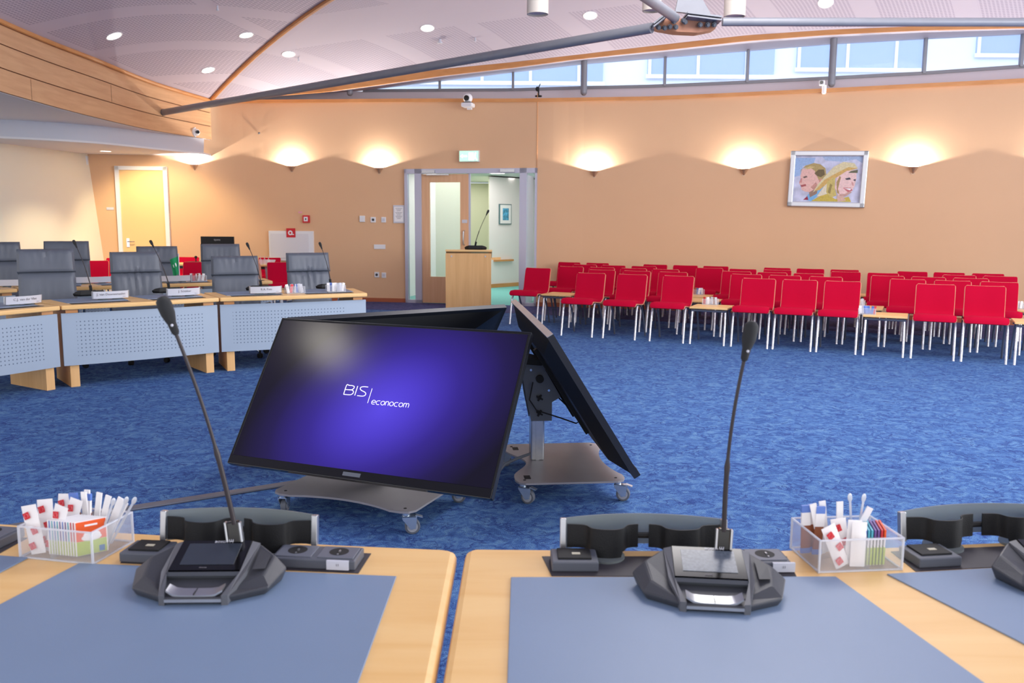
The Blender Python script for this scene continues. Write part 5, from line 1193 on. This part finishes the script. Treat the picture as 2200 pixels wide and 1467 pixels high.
def creamer(label, mm, group):
    t = thing('creamer_stick', label, 'creamer stick', (0, 0, 0), 0, group); place(t, mm)
    b = MB(); b.box((0, 0, 0.055), (0.020, 0.005, 0.11)); b.build('wrapper', M_br, t)
    b = MB(); b.box((0, 0, 0.103), (0.021, 0.006, 0.016)); b.build('blue_end', M_bl, t); b = MB(); b.box((0, 0, 0.006), (0.021, 0.006, 0.012)); b.build('blue_end', M_bl, t)
    b = MB(); b.box((0, -0.0005, 0.080), (0.0205, 0.0055, 0.030)); b.build('white_band', M_paper, t)
def spoon(label, mm, group):
    b = MB(); b.box((0, 0, 0.06), (0.005, 0.0018, 0.12)); b.sph((0, 0, 0.125), 0.007, 10, (0.8, 0.25, 1.5)); o = b.build('stirring_spoon', mat('clear_spoon', (216, 222, 232), 0.15, 0.3), None); tag(o, label, 'spoon', group); place(o, mm)
def RY(a): return Matrix.Rotation(R(a), 4, 'Y')
def RX(a): return Matrix.Rotation(R(a), 4, 'X')
def RZ(a): return Matrix.Rotation(R(a), 4, 'Z')
# left box
BLm = T(-0.977, 1.862, DZ) @ RZ(-12)
tidy_box('clear tidy box on the nearest left desk, with the orange tea sachet in front', BLm, 0.185, 0.140, 0.072, fx=0.42)
gA = 'sachets in the left near tidy box'
names = ['blue', 'teal', 'blue', 'teal', 'purple', 'blue', 'purple', 'teal', 'red', 'red', 'orange']; mts = [M_bl, M_tl, M_bl, M_tl, M_pu, M_bl, M_pu, M_tl, M_rd, M_rd, M_or]
for k in range(11):
    lab = 'tea sachet with orange and green print, frontmost in the left near tidy box' if k == 10 else '%s topped tea sachet, %s from left in the left near tidy box' % (names[k], ORD[k])
    tea(lab, BLm @ T(-0.016+0.0068*k, -0.020, 0.004) @ RZ(50), mts[k], gA, k == 10)
for k, (x, y, a_, ry) in enumerate(((-0.060, -0.050, 5, -12), (-0.040, -0.038, -6, 14), (-0.064, -0.018, 10, -6), (-0.036, 0.0, -8, 10), (-0.058, 0.020, 4, -3))):
    sugar('white sugar sachet with red emblems, %s from the front in the left near tidy box' % ORD[k], BLm @ T(x, y, 0.005) @ RZ(a_) @ RY(ry) @ RX(-4-3*k), gA)
for k, (x, y, ry) in enumerate(((0.002, 0.030, -4), (0.014, 0.036, 8), (0.026, 0.030, 16), (0.036, 0.038, 24), (0.044, 0.028, 30), (-0.008, 0.044, 0))):
    stick('white paper sugar stick, %s in the fan of the left near tidy box' % ORD[k], BLm @ T(x, y, 0.006) @ RY(ry) @ RX(-3), gA, 0.118)
for k, (x, y, ry) in enumerate(((-0.030, 0.045, -6), (-0.016, 0.050, 4))): creamer('brown creamer stick with blue ends, %s one in the left near tidy box' % ('left' if k == 0 else 'right'), BLm @ T(x, y, 0.005) @ RY(ry), gA)
for k, (x, y, ry) in enumerate(((0.056, 0.0, 24), (0.070, 0.02, 26), (0.064, 0.04, 32))): spoon('clear stirring spoon, %s one leaning out of the left near tidy box' % ORD[k], BLm @ T(x-0.01, y, 0.005) @ RY(ry) @ T(0, 0, -0.0), gA)
# right box
BRm = T(0.745, 1.838, DZ) @ RZ(6)
tidy_box('clear tidy box on the nearest right desk, between the two writing pads', BRm, 0.190, 0.145, 0.072, fx=0.60)
gB = 'sachets in the right near tidy box'
nm2 = ['blue', 'blue', 'teal', 'teal', 'purple', 'purple', 'red', 'orange']; mt2 = [M_bl, M_bl, M_tl, M_tl, M_pu, M_pu, M_rd, M_or]
for k in range(8): tea('%s topped tea sachet, %s from left in the right near tidy box' % (nm2[k], ORD[k]), BRm @ T(0.022+0.0074*k, -0.018, 0.004) @ RZ(72), mt2[k], gB, wrap=True)
for k, (x, y, a_, ry) in enumerate(((-0.030, -0.052, 8, -22), (-0.018, -0.030, -4, -8), (0.000, -0.056, 0, 3), (-0.008, -0.044, 6, 6))): sugar('white sugar sachet, %s from the left in the right near tidy box' % ORD[(0, 1, 3, 2)[k]], BRm @ T(x, y, 0.005) @ RZ(a_) @ RY(ry) @ RX(-5), gB, 0.034, 0.098, k < 2)
for k, (x, y, ry) in enumerate(((-0.042, 0.02, -14), (-0.028, 0.03, -8), (-0.002, 0.02, -3), (0.006, 0.01, 26))): stick('white paper sugar stick, %s from the left in the right near tidy box' % ORD[k], BRm @ T(x, y, 0.006) @ RY(ry), gB, 0.12, 0.015)
for k, (x, y) in enumerate(((-0.078, 0.030), (-0.064, 0.036), (-0.056, 0.020))): creamer('brown creamer stick with blue ends, %s from the left in the right near tidy box' % ORD[k], BRm @ T(x, y, 0.005) @ RY(-2+2*k), gB)
for k, (x, y, ry) in enumerate(((0.036, 0.035, -6), (0.040, 0.030, 6))): spoon('clear stirring spoon, %s one of the pair in the right near tidy box' % ('left' if k == 0 else 'right'), BRm @ T(x, y, 0.005) @ RY(ry), gB)

# ------------------------------------------------------------ things on the far desks
DZB = 0.7488
def ang_at(p, pts):
    best = None
    for a_, c_ in zip(pts, pts[1:]):
        m_ = (Vector(a_)+Vector(c_))/2; d_ = (m_-Vector((p.x, p.y))).length
        if best is None or d_ < best[0]: best = (d_, math.atan2(c_[1]-a_[1], c_[0]-a_[0]))
    return best[1]
def far_mic(label, bpx, bpy_, tpx, tpy, pts, off=0.0):
    p = G(bpx, bpy_, DZB); a_ = ang_at(p, pts)+PI; tipw = PY(tpx, tpy, p.y)
    base = Vector((p.x, p.y, DZB)); mm = Matrix.Translation(base) @ Matrix.Rotation(a_, 4, 'Z')
    base = base-(mm.to_3x3() @ Vector((0, 0.080, 0))); mm = Matrix.Translation(base) @ Matrix.Rotation(a_, 4, 'Z')
    mic_unit(label, tuple(base), a_, mm.inverted() @ tipw, False, 'conference microphones on the left council desks', far=True)
far_mic('black conference microphone on the middle inner-ring desk, nearer its left end', 196, 636, 160, 521, fr)
far_mic('black conference microphone on the middle inner-ring desk, nearer its right end', 363, 629, 325, 521, fr)
far_mic('black conference microphone behind the name plate on the end desk', 561, 624, 532, 526, fr)
far_mic('black conference microphone beside the tidy box at the right end of the end desk', 710, 620, 688, 525, fr)
for txt, px, py, dq, pts, lab in (('C.J. van der Vliet', 41, 656, 0, fr, 'white name plate at the left end of the inner desks, nearest the left edge'), ('J. van Doorenmaalen', 231, 644, 0, fr, 'white name plate on the middle inner-ring desk, left one of its two'),
                                  ('J. Schikker', 389, 637, 0, fr, 'white name plate on the middle inner-ring desk, right one of its two'), ('R.A. Pots', 567, 632.5, 0, fr, 'white name plate on the end desk, beside the tidy boxes')):
    p = G(px, py, DZB); holder(lab, (p.x, p.y+0.06, DZB), ang_at(p, pts)+PI, txt, w=0.31)
for txt, px, py, lab in (('', 30, 616, 'white name plate on the outer-ring desk at the left edge'), ('H. Sloots', 196, 609.5, 'white name plate on the outer-ring desk between the two nearer chairs'), ('P. de Jager', 370, 606.5, 'white name plate on the outer-ring desk under the small green flag')):
    p = G(px, py, DZB); holder(lab, (p.x, p.y+0.06, DZB), ang_at(p, bk)+PI, '', w=0.37)
p = G(374, 603.5, DZB); t = thing('table_flag', 'small green flag on a white pole on the outer-ring desk', 'flag', (p.x, p.y+0.18, DZB)); hgt = PY(374, 546, p.y+0.18).z-DZB
b = MB(); b.cyl((0, 0, 0), (0, 0, 0.015), 0.04, 18); b.build('flag_base', M_white, t); b = MB(); b.cyl((0, 0, 0.01), (0, 0, hgt), 0.006, 8); b.sph((0, 0, hgt), 0.010, 8); b.build('flag_pole', M_label, t)
b = MB(); P = []
for i in range(9):
    f = i/8; P.append([Vector((-0.115*f*(1-0.35*k/4), 0.012*math.sin(f*7+k*0.6), hgt-0.02-0.22*k/4-0.05*f)) for k in range(5)])
b.grid(P, thick=lambda i, j: Vector((0, 0.0015, 0))); fl = b.build('flag_cloth', mat('flag_green', (28, 150, 92), 0.8), t, smooth=True)
b = MB(); b.sph((-0.05, -0.004, hgt-0.14), 0.024, 10, (1, 0.2, 1.5)); b.build('flag_emblem', M_paper, fl)

farprotos = {}
def far_tidy(px, py, z, rz, label, npk=7, dx=0.0):
    p = G(px, py, z); mm = T(p.x, p.y+0.07, z) @ Matrix.Rotation(rz, 4, 'Z'); tidy_box(label, mm, 0.185, 0.130, 0.070)
    rnd = random.Random(int(px)); cols = [M_paper, M_label, M_bl, M_br, M_paper, M_rd, M_label, M_paper]
    short = label.replace('clear tidy box ', '')
    for k in range(npk):
        mi = rnd.randrange(len(cols)); key = mi
        if key not in farprotos: 
            b = MB(); b.box((0, 0, 0.045), (0.030, 0.006, 0.09)); me = b.build('x', cols[mi]); farprotos[key] = me.data; bpy.data.objects.remove(me)
        nm_ = 'sugar_sachet' if cols[mi] in (M_paper, M_label) else 'tea_sachet'
        o = bpy.data.objects.new(nm_, farprotos[key]); C.objects.link(o)
        place(o, mm @ T(-0.072+0.144*k/(npk-1), rnd.uniform(-0.035, 0.035), 0.005) @ RZ(rnd.uniform(-35, 35)) @ RY(rnd.uniform(-14, 14)))
        tag(o, '%s sachet, %s from left in tidy box %s' % ({M_paper: 'white', M_label: 'pale grey', M_bl: 'blue', M_br: 'brown', M_rd: 'red', M_gr: 'green', M_tl: 'teal'}[cols[mi]], ORD[k], short), 'sachet', 'sachets in the far tidy boxes')
far_tidy(630, 630.5, DZB, ang_at(G(630, 629, .745), fr), 'clear tidy box left on the end desk')
far_tidy(718, 627.5, DZB, ang_at(G(718, 628, .745), fr), 'clear tidy box right on the end desk')
far_tidy(421, 604.5, DZB, ang_at(G(421, 604, .745), bk), 'clear tidy box on the outer-ring desk')
TZ = 0.4662
far_tidy(1529, 655, TZ, RA, 'clear tidy box on the first table, front row'); far_tidy(1868, 676, TZ, RA, 'clear tidy box on the second table, front row')
far_tidy(1500, 633, TZ, RA, 'clear tidy box on the second table, second row'); far_tidy(1846, 658, TZ, RA, 'clear tidy box on the third table, second row')
far_tidy(2190, 664, TZ, RA, 'clear tidy box on the last table, second row')

# lectern microphone
lp = Vector((-0.745, 14.60, 0)); p = PY(1022, 536, 14.70); tipw = PY(1043, 471, 14.70); base = Vector((p.x-0.0, 14.72, 1.032))
mm = Matrix.Translation(base) @ Matrix.Rotation(PI, 4, 'Z'); o = mic_unit('black microphone standing on top of the lectern', tuple(base), PI, mm.inverted() @ tipw, far=True); o.scale = (1.25, 1, 1.25)
tl_ = Matrix.Diagonal((0.8, 1, 0.8, 1))

# ------------------------------------------------------------ clerk's table by the back wall, monitor, glasses, chairs
TY = 15.0
t = thing('meeting_table', 'beech meeting table with pale grey legs by the back wall behind the council chairs', 'table', (-5.25, TY, 0), R(-2))
b = MB(); b.box((0, 0, 0.735), (2.35, 0.75, 0.025)); b.build('tabletop', M_beech, t, bevel=0.004)
for x in (-1.08, 1.08):
    for y in (-0.3, 0.3): b = MB(); b.tube([(x, y, 0.72), (x+0.06*(1 if x > 0 else -1), y, 0.0)], 0.03, 10); b.build('leg', M_label, t, smooth=True)
b = MB(); b.box((0, -0.3, 0.70), (2.15, 0.03, 0.05)); b.build('apron', M_dgrey, t)
p = PY(467, 508, 14.95); p0 = PY(432, 508, 14.95); p1 = PY(503, 508, 14.95); mw = p1.x-p0.x
t = thing('computer_monitor', 'black computer monitor on the table, behind a grey leather chair', 'monitor', (p.x, 14.95, 0.748)); mt_ = p.z-0.748
b = MB(); b.box((0, 0, mt_-0.17), (mw, 0.04, 0.34), bev=0.005); cs = b.build('casing', M_black, t); b = MB(); b.box((0, 0.021, mt_-0.17), (mw-0.03, 0.004, 0.30)); b.build('screen', M_gloss, cs)
text('maker_mark', 'iiyama', 0.045, mat('mark_silver', (170, 172, 178), 0.4), cs, T(0, -0.022, mt_-0.055) @ FRONT, align='CENTER')
b = MB()
for k in range(12): b.box((-0.17+0.031*k, -0.021, mt_-0.105), (0.02, 0.003, 0.008))
b.build('vent_slots', M_blackm, cs); b = MB(); b.box((0, 0.03, mt_/2-0.08), (0.06, 0.04, max(0.1, mt_-0.2))); b.box((0, 0.03, 0.008), (0.24, 0.18, 0.014)); b.build('stand', M_black, t)
p = PY(421, 560, 14.85); t = thing('joystick_controller', 'small black joystick controller on the table left of the monitor', 'controller', (p.x, 14.85, 0.748))
b = MB(); b.box((0, 0, 0.02), (0.28, 0.16, 0.04), bev=0.006); b.build('console', M_black, t); b = MB(); b.cyl((0, 0, 0.04), (0, 0, 0.10), 0.009, 8); b.sph((0, 0, 0.115), 0.025, 12); b.build('stick', M_blackm, t, smooth=True)
M_gl = acrylic('drinking_glass', 0.35)
for k, px in enumerate((560, 568.5, 577)):
    p = PY(px, 560, 14.8); b = MB(); b.lathe([(0.036, 0.0), (0.040, 0.03), (0.030, 0.085), (0.006, 0.095), (0.005, 0.13), (0.032, 0.136), (0.034, 0.139), (0.0, 0.140)], 18)
    o = b.build('wine_glass', M_gl, smooth=True); o.location = (p.x, 14.8, 0.7485); tag(o, 'upturned stemmed glass on the table, %s of the three' % ('leftmost', 'middle', 'rightmost')[k], 'glass', 'upturned glasses on the meeting table')
p = PY(590, 560, 14.8); b = MB(); b.lathe([(0.05, 0.0), (0.085, 0.05), (0.09, 0.075), (0.086, 0.075), (0.08, 0.05), (0.045, 0.006), (0.0, 0.005)], 20); o = b.build('glass_bowl', M_gl, smooth=True); o.location = (-4.19, 14.95, 0.7485); tag(o, 'small glass bowl at the right end of the meeting table', 'bowl')
for k, (px, Y, deg, lab) in enumerate(((198, 14.2, 14, 'red chair beyond the outer ring, left of the pair by the cream wall'), (229, 15.2, -12, 'red chair beyond the outer ring, right of the pair, before the cream door'), (394, 15.85, 2, 'red chair at the back wall behind the meeting table, by the cream door'),
                                       (414, 13.95, 8, 'red chair in front of the meeting table below the joystick controller'), (604, 14.05, 18, 'red chair at the right end of the meeting table, beside the white hatch'), (571, 15.8, 0, 'red chair behind the upturned glasses'), (546, 14.5, 178, 'red chair tucked in shade under the right part of the meeting table'))):
    p = PY(px, 590, Y); a_ = R(deg); dup(chair0, (p.x, Y, 0), a_, lab, 'red chairs round the meeting table')
# lit round lamp above the viewer: it shows as the glow on the tilted screen
t = thing('round_ceiling_lamp', 'round ceiling lamp above the viewer, reflected as a glow in the screen', 'ceiling lamp', (0, 0, 0))
bpy.context.view_layer.update()
pm = scr.matrix_world; nrm = (pm.to_3x3() @ (m4.to_3x3() @ Vector((0, 0, 1)))).normalized()
d_ = ray(697, 745).normalized(); ctr = pm @ (m4 @ Vector((0, Hd/2, 0))); tt = (ctr-EYEV).dot(nrm)/d_.dot(nrm); hp_ = EYEV+d_*tt; rf = d_-2*d_.dot(nrm)*nrm
k_ = (5.3-hp_.z)/rf.z; t.location = tuple(hp_+rf*k_); print('lamp', t.location)
b = MB(); b.cyl((0, 0, 0), (0, 0, 0.12), 0.26, 28); b.build('glowing_disc', mat('round_lamp_glow', (255, 248, 235), 0.5, emis=(255, 248, 235), estr=26), t, smooth=True)
b = MB(); b.cyl((0, 0, 0.12), (0, 0, 0.17), 0.30, 28); b.build('housing', M_white, t)
bpy.context.view_layer.update()
